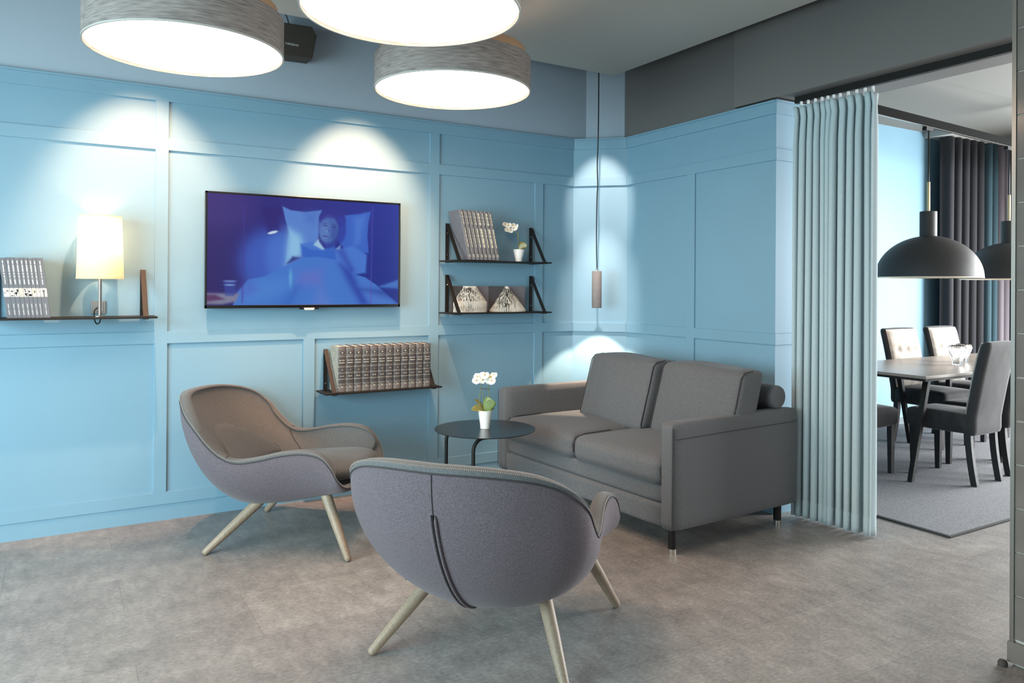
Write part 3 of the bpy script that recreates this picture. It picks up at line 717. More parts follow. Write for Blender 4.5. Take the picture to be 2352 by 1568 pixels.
# low shelf: twelve encyclopedia volumes
nums = ['IV', 'V', 'VI', 'II', 'I', 'III', 'VII', 'X', 'XI', '', 'VIII', 'IX']
n = 12; X0, X1 = 1.497, 2.128; xw = (X1 - X0) / n
rnd = random.Random(2)
for k in range(n):
    w = xw - 0.002; h = 0.283; D = 0.16
    lab = '%s encyclopedia volume from the left on the low shelf' % ORD[k]
    lab += ', with %s' % ('the roman numeral ' + nums[k] if nums[k] else 'no numeral on its spine')
    t = thing('encyclopedia', lab, 'book', (X0 + xw * (k + .5), 4.603, 0.6908), 0, 'encyclopedias on the low shelf')
    bd = MB().box(-w / 2, -w / 2 + 0.003, 0.004, D, 0, h).box(w / 2 - 0.003, w / 2, 0.004, D, 0, h)
    bd.build('cover', M['marble'] if k == 0 else M['ency'], t)
    MB().box(-w / 2 + 0.003, w / 2 - 0.003, 0.006, D - 0.006, 0.003, h - 0.005).build('page_block', M['white_paper'], t)
    def spine_y(x): 
        u = max(-1, min(1, x / (w / 2))); return 0.008 - 0.011 * math.sqrt(max(0, 1 - u * u * 0.92))
    def band(z0, z1, off, xa=-1.0, xb=1.0, nseg=10):
        xsn = [w / 2 * (xa + (xb - xa) * i / nseg) for i in range(nseg + 1)]
        return [[(x, spine_y(x) - off, z) for x in xsn] for z in (z0, z1)]
    sp = MB().grid(band(0, h, 0)); sp.fan(band(0, h, 0)[1]); sp.fan(band(0, h, 0)[0])
    sp = sp.build('spine', M['ency'], t, smooth=True)
    for z0, z1 in ((h * .925, h * .998), (0.002, h * .075)):
        MB().grid(band(z0, z1, 0.0006)).build('spine_band', M['ency_band'], sp, smooth=True)
    g = MB()
    for z in (.79, .775, .565, .55, .43, .415, .29, .28, .185, .115, .1): g.grid(band(h * z - 0.0006, h * z + 0.0006, 0.0009))
    for z0, z1 in ((.815, .905), (.085, .165)):     # label frames
        for zz in (z0, z1): g.grid(band(h * zz - 0.0007, h * zz + 0.0007, 0.0012, -.72, .72))
        for xa in (-.74, .70): g.grid(band(h * z0, h * z1, 0.0012, xa, xa + .04, 2))
    # heart-shaped crest above, oil lamp below, title dashes between
    def flat(poly, cx, cz, sc, nm):
        g = MB(); vs = [(cx + px * sc, spine_y(cx + px * sc) - 0.0016, cz + pz * sc) for px, pz in poly]; g.add(vs, [tuple(range(len(vs)))]); g.build(nm, M['gilt'], sp)
    flat([(-1, .8), (-.5, 1), (0, .6), (.5, 1), (1, .8), (.5, -.4), (0, -1), (-.5, -.4)], 0.001, h * .86, 0.0062, 'crest')
    flat([(-1.5, 1.0), (-1.1, 1.1), (-.8, .3), (0, .1), (.8, .4), (1.5, .55), (.9, .0), (.5, -.6), (0, -.9), (-.6, -.6), (-1.1, .1)], 0.001, h * .125, 0.0075, 'lamp_emblem')
    g.build('gilt_tooling', M['gilt'], sp)['kind'] = 'stuff'
    for zz, ws in ((.70, (2.2, 2.6)), (.645, (5,)), (.352, (1.6, 1.4))):
        g = MB()
        if nums[k] == '' and zz == .352: ws = (.6, .6, .6, .6)
        tot = sum(ws) + .5 * (len(ws) - 1); x = -w * .36; span = w * .72 if zz > .5 else w * .5; x = -span / 2
        for wd in ws:
            L = span * wd / tot; m_ = max(2, int(wd * 2.2))
            for q in range(m_):
                xa = x + L * q / m_; xb = xa + L / m_ * .8; hh = 0.0035 * rnd.uniform(.7, 1)
                g.add([(xa, spine_y(xa) - .0014, h * zz - hh), (xb, spine_y(xb) - .0014, h * zz - hh), (xb, spine_y(xb) - .0014, h * zz + hh), (xa, spine_y(xa) - .0014, h * zz + hh)], [(0, 1, 2, 3)])
            x += L + span * .5 / tot
        g.build('title_lettering' if zz > .5 else 'index_lettering', M['gilt'], sp)
    if nums[k]:
        text(nums[k], 0.013, M['gilt'], t, Matrix.Translation((0.001, -0.0045, h * .485)) @ Matrix.Rotation(PI / 2, 4, 'X'), 'numeral')

# ------------------------------------------------------------------ table lamp, socket
def table_lamp():
    x, y, z = 0.200, 4.664, 1.178
    t = thing('table_lamp', 'lit table lamp with cream drum shade on the left wall shelf', 'lamp', (x, y, z))
    MB().lathe([(0.032, 0), (0.032, 0.004), (0.010, 0.006)], 28).build('base', M['steel'], t, smooth=True, auto=40)
    MB().lathe([(0.0085, 0.004), (0.0085, 0.26)], 20).build('stem', M['steel'], t, smooth=True, auto=40)
    so = MB().lathe([(0.1145, 0.205), (0.1035, 0.540)], 64, cap=False).build('lamp_shade', M['cream_shade'], t, smooth=True)
    MB().lathe([(0.1155, 0.203), (0.1155, 0.209)], 64, cap=False).lathe([(0.1045, 0.536), (0.1045, 0.541)], 64, cap=False).build('shade_hem', M['cream_shade'], so, smooth=True)
    MB().lathe([(0.012, 0.26), (0.014, 0.30), (0.028, 0.345), (0.03, 0.37), (0.02, 0.395), (0.001, 0.40)], 20, cap=False).build('bulb', mat('frosted_bulb', S(255, 244, 220), 0.3, emit=S(255, 226, 180), estr=3), t, smooth=True)
    pts = catmull([(-0.008, 0.104, 0.045), (-0.022, 0.085, 0.03), (-0.024, 0.075, -0.01), (-0.014, 0.065, -0.04), (0.0, 0.05, -0.035), (0.004, 0.03, -0.012)], 30, closed=False)
    MB().tube([tuple(p) for p in pts], 0.0035, 8).build('cord', M['black_gloss'], t, smooth=True)
    l = bpy.data.lights.new('table_lamp_bulb', 'POINT'); l.energy = 7; l.color = (1.0, 0.62, 0.38); l.shadow_soft_size = 0.035
    o = bpy.data.objects.new('table_lamp_bulb', l); COL.objects.link(o); o.location = (x, y, z + 0.40)
table_lamp()
sk = thing('power_socket', 'grey wall socket behind the table lamp stem', 'socket', (0.197, YA + 0.012, 1.225))
MB().box(-0.036, 0.036, -0.009, 0, -0.036, 0.036).build('frame', M['socket'], sk, bevel=0.003)
MB().box(-0.025, 0.025, -0.012, -0.006, -0.025, 0.025).build('insert', M['socket'], sk, bevel=0.002)

# ------------------------------------------------------------------ television
def tv():
    x0, x1, z0, z1 = 0.737, 1.951, 1.215, 1.900; Y = 4.714
    t = thing('television', 'wall-mounted flat television showing a blue-lit person in bed', 'television', ((x0 + x1) / 2, YA, (z0 + z1) / 2))
    W = (x1 - x0) / 2; H = (z1 - z0) / 2; y = Y - YA
    MB().box(-W, W, y + 0.002, y + 0.028, -H, H).build('body', M['black_gloss'], t, bevel=0.003)
    MB().box(-0.25, 0.25, y + 0.028, 0.0105, -0.15, 0.15).build('wall_bracket', M['black'], t)
    bz = MB(); bw = 0.012
    bz.box(-W, W, y - 0.002, y + 0.004, H - bw, H).box(-W, W, y - 0.002, y + 0.004, -H, -H + 0.018).box(-W, -W + bw, y - 0.002, y + 0.004, -H, H).box(W - bw, W, y - 0.002, y + 0.004, -H, H)
    bz.build('bezel', M['black_gloss'], t, bevel=0.001)
    cx = 1.349 - (x0 + x1) / 2
    sn = MB().box(cx - 0.06, cx + 0.06, y - 0.001, y + 0.012, -H - 0.010, -H + 0.001).build('sensor_bar', M['black_gloss'], t, bevel=0.002)
    MB().prism([(-0.034, 0), (0.034, 0), (0.028, -0.013), (-0.028, -0.013)], 0, 0.002, Matrix.Translation((cx - 0.002, y - 0.003, -H - 0.001)) @ Matrix.Rotation(PI / 2, 4, 'X')).build('pale_badge', M['cream'], sn)
    # picture on the screen: a small painting evaluated on a grid of screen cells
    nx, ny = 300, 168
    gx, gy = np.meshgrid((np.arange(nx) + .5) / nx, (np.arange(ny) + .5) / ny)
    def uv(px, py):
        top = 110 + (px - 160) * 0.053; bot = 1280 - (px - 160) * 0.0126
        return (px - 160) / 1985.0, (py - top) / (bot - top)
    asp = 1985 / 1110.0
    img = np.zeros((ny, nx, 3))
    def lerp(a, c, k): return a + (c - a) * k
    c00, c10, c01, c11 = (np.array(c, float) for c in ((66, 52, 132), (34, 66, 176), (52, 40, 118), (28, 60, 158)))
    img[:] = (c00 * (1 - gx)[..., None] + c10 * gx[..., None]) * (1 - gy)[..., None] + (c01 * (1 - gx)[..., None] + c11 * gx[..., None]) * gy[..., None]
    def put(mask, col): img[:] = img * (1 - mask[..., None]) + np.array(col, float) * mask[..., None]
    def sm(d, s): s = s * 0.55; return 1 / (1 + np.exp(np.clip(d / s, -30, 30)))
    def ell(px, py, rx, ry, col, soft=0.06, a=1.0, rot=0.0):
        u, v = uv(px, py); X = (gx - u) * 1985; Yq = (gy - v) * 1110
        c, s_ = math.cos(rot), math.sin(rot); X, Yq = X * c + Yq * s_, -X * s_ + Yq * c
        d = np.sqrt((X / rx) ** 2 + (Yq / ry) ** 2) - 1; put(sm(d, soft) * a, col)
    def poly(pts, col, soft=0.004, a=1.0):
        P = [uv(*p) for p in pts]; P = [(p[0] * asp, p[1]) for p in P]; X = gx * asp; Yq = gy
        ins = np.zeros(gx.shape, bool); dist = np.full(gx.shape, 9.0)
        for i in range(len(P)):
            (ax, ay), (bx, by) = P[i], P[(i + 1) % len(P)]
            cond = (ay > Yq) != (by > Yq)
            with np.errstate(divide='ignore', invalid='ignore'):
                xi = (bx - ax) * (Yq - ay) / (by - ay + 1e-12) + ax
            ins ^= cond & (X < xi)
            L = (bx - ax) ** 2 + (by - ay) ** 2 + 1e-12
            tt = np.clip(((X - ax) * (bx - ax) + (Yq - ay) * (by - ay)) / L, 0, 1)
            dist = np.minimum(dist, np.hypot(X - ax - tt * (bx - ax), Yq - ay - tt * (by - ay)))
        put(sm(np.where(ins, -dist, dist), soft) * a, col)
    ell(300, 250, 420, 200, (84, 68, 150), 0.35, .6); ell(760, 820, 300, 330, (78, 122, 220), 0.22, .85); ell(900, 760, 180, 300, (96, 150, 236), 0.25, .6)
    poly([(660, 250), (860, 250), (850, 490), (735, 520)], (58, 48, 134), 0.02, .8); ell(782, 514, 52, 14, (214, 236, 255), 0.15, 1, -0.28)
    poly([(1480, 330), (1680, 315), (1822, 284), (1795, 400), (1785, 540), (1800, 720), (1560, 720), (1470, 600)], (66, 118, 216), 0.004)
    poly([(1640, 350), (1760, 330), (1700, 620), (1640, 640)], (92, 146, 232), 0.03, .8)
    poly([(877, 238), (960, 278), (1110, 297), (1288, 275), (1262, 340), (1250, 560), (1200, 660), (1080, 700), (1000, 770), (912, 840), (930, 640), (945, 520), (905, 370)], (104, 152, 228), 0.004)
    poly([(945, 470), (1060, 540), (1090, 620), (1080, 760), (915, 850), (925, 660)], (160, 214, 250), 0.03)
    poly([(1100, 300), (1240, 290), (1200, 420), (1120, 400)], (84, 126, 210), 0.03, .6)
    ell(1398, 372, 142, 118, (52, 62, 160), 0.07); ell(1480, 470, 66, 150, (50, 76, 180), 0.12, .85)
    poly([(1312, 600), (1424, 590), (1436, 690), (1330, 690)], (56, 84, 178), 0.006)
    ell(1358, 470, 104, 150, (84, 120, 196), 0.05, 1, 0.10); ell(1318, 500, 58, 110, (108, 148, 212), 0.3, .8, .1); ell(1425, 520, 42, 90, (64, 96, 178), 0.3, .6)
    poly([(1262, 400), (1300, 330), (1380, 312), (1450, 340), (1462, 430), (1420, 360), (1340, 350), (1290, 380)], (58, 70, 166), 0.008, .9)
    for ex, ey in ((1322, 436), (1416, 452)): ell(ex, ey, 24, 6.5, (52, 68, 142), 0.35, .85, .16); ell(ex - 2, ey - 24, 30, 4.5, (62, 80, 158), 0.4, .75, .16)
    poly([(1362, 452), (1372, 500), (1344, 510)], (68, 100, 182), 0.008, .55); ell(1340, 500, 9, 12, (140, 178, 232), 0.4, .7); ell(1328, 550, 36, 5.5, (62, 72, 150), 0.35, .85, .12); ell(1326, 563, 28, 6, (112, 136, 206), 0.4, .5, .12)
    ell(1254, 430, 12, 36, (92, 124, 200), 0.2, .8)
    poly([(1060, 630), (1200, 608), (1300, 680), (1430, 690), (1620, 650), (1780, 740), (1770, 930), (1640, 950), (1400, 820), (1090, 800)], (84, 138, 226), 0.008)
    poly([(1250, 572), (1198, 640), (1290, 690), (1318, 684), (1262, 610)], (178, 216, 248), 0.006); poly([(1425, 690), (1488, 640), (1482, 690)], (150, 196, 244), 0.006)
    poly([(1078, 650), (1180, 690), (1300, 700), (1425, 655), (1440, 800), (1092, 790)], (62, 120, 216), 0.006)
    poly([(1440, 690), (1520, 670), (1640, 900), (1600, 920)], (60, 92, 190), 0.02, .7); poly([(985, 765), (1060, 778), (960, 830), (925, 840)], (58, 70, 150), 0.01)
    poly([(400, 1282), (440, 1150), (545, 1008), (700, 975), (900, 868), (1090, 772), (1250, 765), (1420, 795), (1560, 880), (1660, 950), (1760, 975), (1890, 1055), (2020, 1160), (2145, 1250), (2145, 1262)], (82, 140, 224), 0.004)
    poly([(1060, 930), (1280, 900), (1290, 1060), (1030, 1050)], (120, 132, 218), 0.05, .8); ell(965, 1000, 18, 90, (120, 196, 244), 0.4, .8); ell(700, 1120, 250, 90, (98, 156, 232), 0.4, .6, -.3)
    poly([(1480, 840), (1600, 900), (1700, 1080), (1800, 1260), (1720, 1262), (1560, 1000)], (48, 76, 182), 0.03, .85); poly([(1690, 1060), (1840, 1100), (2080, 1240), (1860, 1260)], (96, 142, 224), 0.03, .7)
    poly([(1010, 1080), (1060, 1080), (960, 1270), (880, 1270)], (62, 112, 208), 0.04, .6); poly([(1260, 1120), (1300, 1120), (1380, 1270), (1200, 1270)], (128, 150, 228), 0.05, .6); poly([(430, 1140), (560, 1010), (640, 1120), (500, 1200)], (96, 120, 214), 0.03, .6)
    poly([(1920, 1072), (2145, 1000), (2145, 1095), (1960, 1085)], (84, 138, 220), 0.01); poly([(1700, 1100), (2145, 1100), (2145, 1240), (2060, 1190)], (34, 62, 158), 0.03, .6)
    poly([(150, 1150), (460, 1155), (430, 1240), (300, 1270), (150, 1268)], (146, 148, 176), 0.01); poly([(150, 1168), (240, 1170), (320, 1215), (160, 1240)], (106, 66, 116), 0.01)
    poly([(312, 1024), (432, 1024), (415, 1180), (330, 1180)], (70, 90, 180), 0.006, .7); ell(372, 1026, 62, 10, (130, 160, 220), 0.25, .8); ell(370, 1066, 50, 9, (150, 186, 232), 0.3, .8)
    for px, c in ((1842, (104, 96, 200)), (505, (84, 70, 168))): poly([(px - 5, 230), (px + 5, 230), (px - 10, 1250), (px - 20, 1250)], c, 0.006, .7)
    img = 255.0 * np.clip(img / 255.0, 0, 1) ** 1.12; img /= 255.0; lin = np.where(img <= 0.04045, img / 12.92, ((img + 0.055) / 1.055) ** 2.4)
    X0s, X1s, Z0s, Z1s = -W + bw, W - bw, -H + 0.018, H - bw
    vs = [(X0s + (X1s - X0s) * i / nx, y - 0.0005, Z1s - (Z1s - Z0s) * j / ny) for j in range(ny + 1) for i in range(nx + 1)]
    fs = [(j * (nx + 1) + i, (j + 1) * (nx + 1) + i, (j + 1) * (nx + 1) + i + 1, j * (nx + 1) + i + 1) for j in range(ny) for i in range(nx)]
    me = bpy.data.meshes.new('screen'); me.from_pydata(vs, [], fs)
    at = me.color_attributes.new('picture', 'FLOAT_COLOR', 'CORNER')
    cols = np.ones((ny * nx, 4, 4)); cols[:, :, :3] = lin.reshape(-1, 1, 3); at.data.foreach_set('color', cols.ravel())
    m = bpy.data.materials.new('lit_screen'); m.use_nodes = True; q = m.node_tree; bs = q.nodes['Principled BSDF']
    ca = q.nodes.new('ShaderNodeVertexColor'); ca.layer_name = 'picture'
    bs.inputs['Base Color'].default_value = (0.005, 0.005, 0.008, 1); bs.inputs['Roughness'].default_value = 0.15; bs.inputs['Specular IOR Level'].default_value = 0.2; bs.inputs['Emission Strength'].default_value = 0.74
    q.links.new(ca.outputs['Color'], bs.inputs['Emission Color']); me.materials.append(m)
    o = bpy.data.objects.new('screen', me); COL.objects.link(o); o.parent = t
tv()

# ------------------------------------------------------------------ loudspeaker
sp = thing('loudspeaker', 'dark loudspeaker mounted high on the pale wall behind the lamps', 'speaker', (1.25, 4.80, 2.84))
MB().prism([(-0.14, 0.10), (0.085, 0.105), (0.118, 0.055), (0.090, -0.095), (-0.11, -0.10)], 0.02, 0.14, Matrix.Rotation(PI / 2, 4, 'X')).build('cabinet', M['speaker'], sp, bevel=0.006)
MB().box(-0.03, 0.03, -0.03, 0.0, -0.03, 0.03).build('mounting_plate', M['black'], sp)
text('YAMAHA', 0.020, M['print'], sp, Matrix.Translation((-0.035, -0.1405, -0.025)) @ Matrix.Rotation(PI / 2, 4, 'X'), 'lettering')
MB().tube([tuple(p) for p in catmull([(-0.04, -0.03, 0.09), (-0.03, -0.04, 0.13), (-0.06, -0.06, 0.19), (-0.12, -0.08, 0.24), (-0.16, -0.09, 0.28)], 20, closed=False)], 0.004, 8).build('cable', M['speaker'], sp, smooth=True)

# ------------------------------------------------------------------ drum ceiling lamps
def drum(label, x, y):
    z = 2.38; R = 0.41; Hh = 0.17
    t = thing('drum_pendant_lamp', label, 'ceiling lamp', (x, y, z), 0, 'grey drum lamps under the ceiling')
    s_ = MB().lathe([(R, 0), (R, Hh)], 96, cap=False).lathe([(R - 0.004, Hh), (R - 0.004, 0)], 96, cap=False).build('lamp_shade', M['shade'], t, smooth=True)
    MB().lathe([(R + 0.001, 0.0), (R + 0.001, 0.007)], 96, cap=False).lathe([(R - 0.006, 0.0), (R + 0.001, 0.0)], 96, cap=False).build('shade_hem', M['offwhite'], s_, smooth=True)
    MB().lathe([(R - 0.006, 0.014), (0.001, 0.014)], 96, cap=False).build('diffuser', M['diffuser'], t, smooth=True)
    MB().lathe([(R * .93, Hh - 0.02), (R * .93, Hh + 0.05), (R * .90, Hh + 0.055), (0.001, Hh + 0.055)], 72, cap=False).build('top_cover', M['tan'], t, smooth=True, auto=40)
    MB().tube([(0, 0, Hh + 0.05), (0, 0, 2.905 - z)], 0.006, 10).build('cord', M['black'], t, smooth=True)
    MB().lathe([(0.06, 2.885 - z), (0.06, 2.909 - z)], 28).build('ceiling_rose', M['offwhite'], t, smooth=True, auto=40)
drum('lit grey drum ceiling lamp at the upper left, in front of the loudspeaker', 0.485, 3.623)
drum('lit grey drum ceiling lamp nearest the viewer, cut off by the top edge', 1.133, 2.646)
drum('lit grey drum ceiling lamp hanging lowest in the view, right of the television', 1.789, 3.617)

# ------------------------------------------------------------------ corner pendant
pn = thing('cylinder_pendant_lamp', 'slim grey concrete cylinder pendant hanging in the corner on a long cord', 'pendant lamp', (3.416, 4.50, 1.20))
MB().lathe([(0.030, 0.004), (0.034, 0.0), (0.036, 0.002), (0.036, 0.268), (0.033, 0.272), (0.001, 0.272)], 36, cap=False).build('lamp_body', M['concrete'], pn, smooth=True, auto=40)
MB().lathe([(0.030, 0.012), (0.001, 0.012)], 24, cap=False).build('bulb', mat('lit_pendant_bulb', S(255, 250, 240), 0.4, emit=S(255, 240, 214), estr=10), pn)
MB().lathe([(0.007, 0.272), (0.007, 0.292), (0.004, 0.296)], 14).build('cord_grip', M['chrome'], pn, smooth=True, auto=40)
MB().tube([tuple(p) for p in catmull([(0, 0, 0.29), (-.006, 0, .5), (-.004, 0, .8), (.002, 0, .9), (-.003, 0, 1.05), (.003, 0, 1.2), (.006, 0, 1.5), (.006, 0, 2.14)], 60, closed=False)], 0.0042, 8).build('cord', M['black_gloss'], pn, smooth=True)

# ------------------------------------------------------------------ teal curtain on its rail
def curtain():
    t = thing('curtain', 'long blue-grey curtain gathered at the opening to the dining room', 'curtain', (3.785, 2.78, 0))
    p0 = Vector((3.775, 3.02, 0)); p1 = Vector((3.812, 2.535, 0)); ax = (p1 - p0); L = ax.length; ax.normalize(); nr = Vector((ax.y, -ax.x, 0))
    if nr.x > 0: nr = -nr
    N = 11; rng = random.Random(9)
    amp = [rng.uniform(0.7, 1.15) for _ in range(N + 1)]; wid = [rng.uniform(0.75, 1.3) for _ in range(N)]; sw = sum(wid)
    base = [0]
    for w in wid: base.append(base[-1] + w / sw)
    shear = [rng.uniform(-.012, .012) for _ in range(N + 1)]
    zs = [0.016, 0.05, 0.12, 0.121, 0.4, 0.8, 1.2, 1.6, 2.0, 2.2, 2.30, 2.36, 2.40, 2.43]
    P = []
    for z in zs:
        row = []; f = (z - 0.016) / 2.41
        tight = 1.0 if z < 2.28 else 1.0 - 0.5 * math.sin(PI * min(1, (z - 2.28) / 0.13)) * 0.8
        for k in range(N * 14 + 1):
            q = k / 14.0; i = min(int(q), N - 1); u = q - i
            s_ = base[i] + (base[i + 1] - base[i]) * u
            a = amp[i] * (1 - u) + amp[i + 1] * u; sh = shear[i] * (1 - u) + shear[i + 1] * u
            spread = 1.0 + 0.02 * (1 - f)
            yy = 0.046 * a * tight * math.cos(2 * PI * u) * (1 + 0.12 * math.sin(3 * f + i))
            xx = (s_ - .5) * L * spread + 0.5 * L + sh * (1 - f) + 0.016 * math.sin(4 * PI * u) * 0.6
            extra = 0.0025 if z <= 0.1201 else 0.0
            dz = (-0.010 * (1 - math.cos(2 * PI * u)) * 0.5 if z > 2.41 else 0) + (0.004 * math.cos(2 * PI * u) if z < 0.03 else 0)
            pt = p0 + ax * xx + nr * (yy + extra) - Vector((3.785, 2.78, 0)); row.append((pt.x, pt.y, z + dz))
        P.append(row)
    o = MB().grid(P).build('curtain_panel', M['curtain'], t, smooth=True)
    so = o.modifiers.new('solid', 'SOLIDIFY'); so.thickness = 0.003; so.offset = 0
    for i in range(N):
        xx = (base[i] + .5 * (base[i + 1] - base[i])) * L; pt = p0 + ax * xx - Vector((3.785, 2.78, 0))
        MB().box(pt.x - 0.006, pt.x + 0.006, pt.y - 0.006, pt.y + 0.006, 2.415, 2.462).build('glider', M['white_pot'], t, bevel=0.002)
curtain()
rl = thing('curtain_rail', 'dark ceiling curtain rail under the charcoal beam', 'curtain rail', (3.80, 2.0, 2.46))
MB().box(-0.015, 0.015, -2.5, 1.05, 0.0, 0.04).build('rail_track', M['black'], rl)

# ------------------------------------------------------------------ dining room
rg = thing('rug', 'grey looped rug with a dark bound edge under the dining table', 'rug', (6.3, 3.45, 0))
MB().box(-2.10, 2.35, -1.10, 1.05, 0.001, 0.012).build('pile', M['rug'], rg, bevel=0.004)
MB().box(-2.115, 2.365, -1.115, -1.097, 0.0005, 0.010).box(-2.115, -2.097, -1.10, 1.05, 0.0005, 0.010).box(-2.115, 2.365, 1.047, 1.065, 0.0005, 0.010).box(2.347, 2.365, -1.10, 1.05, 0.0005, 0.010).build('binding', M['rug_edge'], rg, bevel=0.003)
RZ = 0.012
def dining_table(label, cx, hl, legs):
    t = thing('dining_table', label, 'dining table', (cx, 3.53, RZ), 0, 'dining tables pushed end to end')
    MB().box(-hl, hl, -0.445, 0.445, 0.712, 0.733).build('tabletop', M['table_wood'], t, bevel=0.002)
    MB().box(-hl + 0.012, hl - 0.012, -0.435, 0.435, 0.694, 0.712).build('underframe', M['black'], t)
    for ax, ay, tx, ty in legs:
        a = Vector((ax, ay, 0.0)); c = Vector((tx, ty, 0.70)); s_ = 0.017
        A = [tuple(a + Vector((i * s_, j * s_, 0))) for i, j in ((-1, -1), (1, -1), (1, 1), (-1, 1))]; B = [tuple(c + Vector((i * s_ * 1.2, j * s_ * 1.2, 0))) for i, j in ((-1, -1), (1, -1), (1, 1), (-1, 1))]
        MB().grid([A, B], closed_v=True).fan(A[::-1]).fan(B).build('leg', M['black'], t, bevel=0.003)
dining_table('grey oak dining table with splayed black legs, its near end showing beside the curtain', 5.772, 0.556,
             [(-.65, -.395, -.37, -.345), (-.65, .395, -.37, .345), (.53, -.395, .53, -.395), (.63, .395, .37, .345)])
dining_table('grey oak dining table farther right, behind the near dining chair', 7.03, 0.70,
             [(-.67, -.33, -.67, -.33), (-.15, .33, -.15, .33), (.67, -.40, .66, -.40), (.67, .40, .66, .40)])
def dining_chair():
    t = thing('dining_chair', '', 'dining chair', (0, 0, RZ), 0, 'velvet dining chairs around the table')
    MB().cushion(0, 0.02, 0.415, 0.235, 0.225, 0.065, r=0.03, bulge=(0, 0.004, 0.018), n=12).build('seat', M['velvet_d'], t, smooth=True, weld=True)
    def lean(p):
        q = p.copy(); q.y -= 0.17 * max(0, p.z + 0.20) + 0.12 * max(0, p.z + 0.05) ** 2; q.x *= 1 + 0.05 * p.z; return q
    MB().cushion(0, -0.215, 0.665, 0.232, 0.032, 0.322, r=0.026, bulge=(0.004, 0.006, 0.006), n=14, fn=lean).build('backrest', M['velvet_d'], t, smooth=True, weld=True)
    btn = [(x, 0.80) for x in (-.125, 0, .125)] + [(x, 0.685) for x in (-.17, -.06, .06, .17)] + [(x, 0.57) for x in (-.125, 0, .125)]
    P = []
    for i in range(41):
        row = []
        z = 0.48 + 0.50 * i / 40
        for j in range(37):
            x = -0.222 + 0.444 * j / 36
            d = min(math.hypot(x - bx, (z - bz) * 1.0) for bx, bz in btn)
            e = (1 - abs(x / 0.222) ** 6) * (1 - abs((z - 0.73) / 0.25) ** 8)
            puff = 0.028 * max(0, e) ** .5 * (1 - 0.75 * math.exp(-(d / 0.028) ** 2))
            q = lean(Vector((x, 0.030, z - 0.665)))
            row.append((q.x, -0.215 + q.y + puff, 0.665 + q.z))
        P.append(row)
    fp = MB().grid(P).build('tufted_front', M['velvet_l'], t, smooth=True)
    for bx, bz in btn:
        q = lean(Vector((bx, 0.030, bz - 0.665)))
        MB().lathe([(0.011, 0), (0.010, 0.004), (0.005, 0.007), (0.001, 0.0075)], 12, cap=False, M=Matrix.Translation((q.x, -0.215 + q.y + 0.006, 0.665 + q.z)) @ Matrix.Rotation(-PI / 2, 4, 'X')).build('button', M['velvet_l'], fp, smooth=True)
    for sx in (-1, 1):
        MB().grid([[(sx * .195 + i * .021, 0.195 + j * .021, 0.0) for i, j in ((-.8, -.8), (.8, -.8), (.8, .8), (-.8, .8))], [(sx * .195 + i * .024, 0.195 + j * .024, 0.36) for i, j in ((-1, -1), (1, -1), (1, 1), (-1, 1))]], closed_v=True).build('leg', M['dark_wood'], t)
        rows = []
        for u in np.linspace(0, 1, 8):
            z = 0.36 * u; y = -0.195 - 0.045 * (1 - u) ** 1.6
            rows.append([(sx * .195 + i * .021, y + j * .021, z) for i, j in ((-1, -1), (1, -1), (1, 1), (-1, 1))])
        MB().grid(rows, closed_v=True).fan(rows[0][::-1]).build('leg', M['dark_wood'], t)
    return t
ch0 = dining_chair()
for ch in ch0.children_recursive:
    if ch.type == 'MESH': ch.data.transform(Matrix.Scale(0.80, 4, (1, 0, 0)))
ch0.location = (5.545, 3.08, RZ); ch0['label'] = 'dark velvet dining chair with its plain back turned toward the lounge'
ch1 = dining_chair()
ch1.location = (6.55, 3.82, RZ); ch1.rotation_euler = (0, 0, PI); ch1['label'] = 'tufted velvet dining chair beyond the table, next to the blue-grey curtain'
dup(ch1, (7.22, 3.83, RZ), PI, 'tufted velvet dining chair beyond the table, in front of the dark curtains')
dup(ch0, (5.04, 3.51, RZ), -PI / 2, 'dark velvet dining chair at the table end, mostly hidden by the blue-grey curtain')
dup(ch0, (6.07, 3.12, RZ), 0.0, 'velvet dining chair at the right edge, half hidden behind the tiled pillar')
# glass bowls
def glass_bowl(label, x, y, s_):
    t = thing('glass_bowl', label, 'glass bowl', (x, y, RZ + 0.7335), 0, 'ribbed glass bowls on the dining table')
    P = []; prof = [(0.030, 0.0), (0.034, 0.01), (0.040, 0.05), (0.056, 0.09), (0.066, 0.125), (0.060, 0.15), (0.048, 0.158), (0.042, 0.15), (0.050, 0.12), (0.044, 0.09), (0.030, 0.05), (0.022, 0.012), (0.001, 0.010)]
    for r, z in prof:
        P.append([(s_ * r * (1 + 0.10 * math.cos(9 * a)) * math.cos(a), s_ * r * (1 + 0.10 * math.cos(9 * a)) * math.sin(a), s_ * z) for a in np.linspace(0, 2 * PI, 90, endpoint=False)])
    MB().grid(P, closed_v=True).fan(P[0][::-1]).build('bowl', M['glass'], t, smooth=True)
glass_bowl('ribbed clear glass bowl on the dining table, in full view', 6.236, 3.43, 1.0)
glass_bowl('ribbed clear glass bowl partly hidden by the near dining chair back', 6.56, 3.56, 0.95)
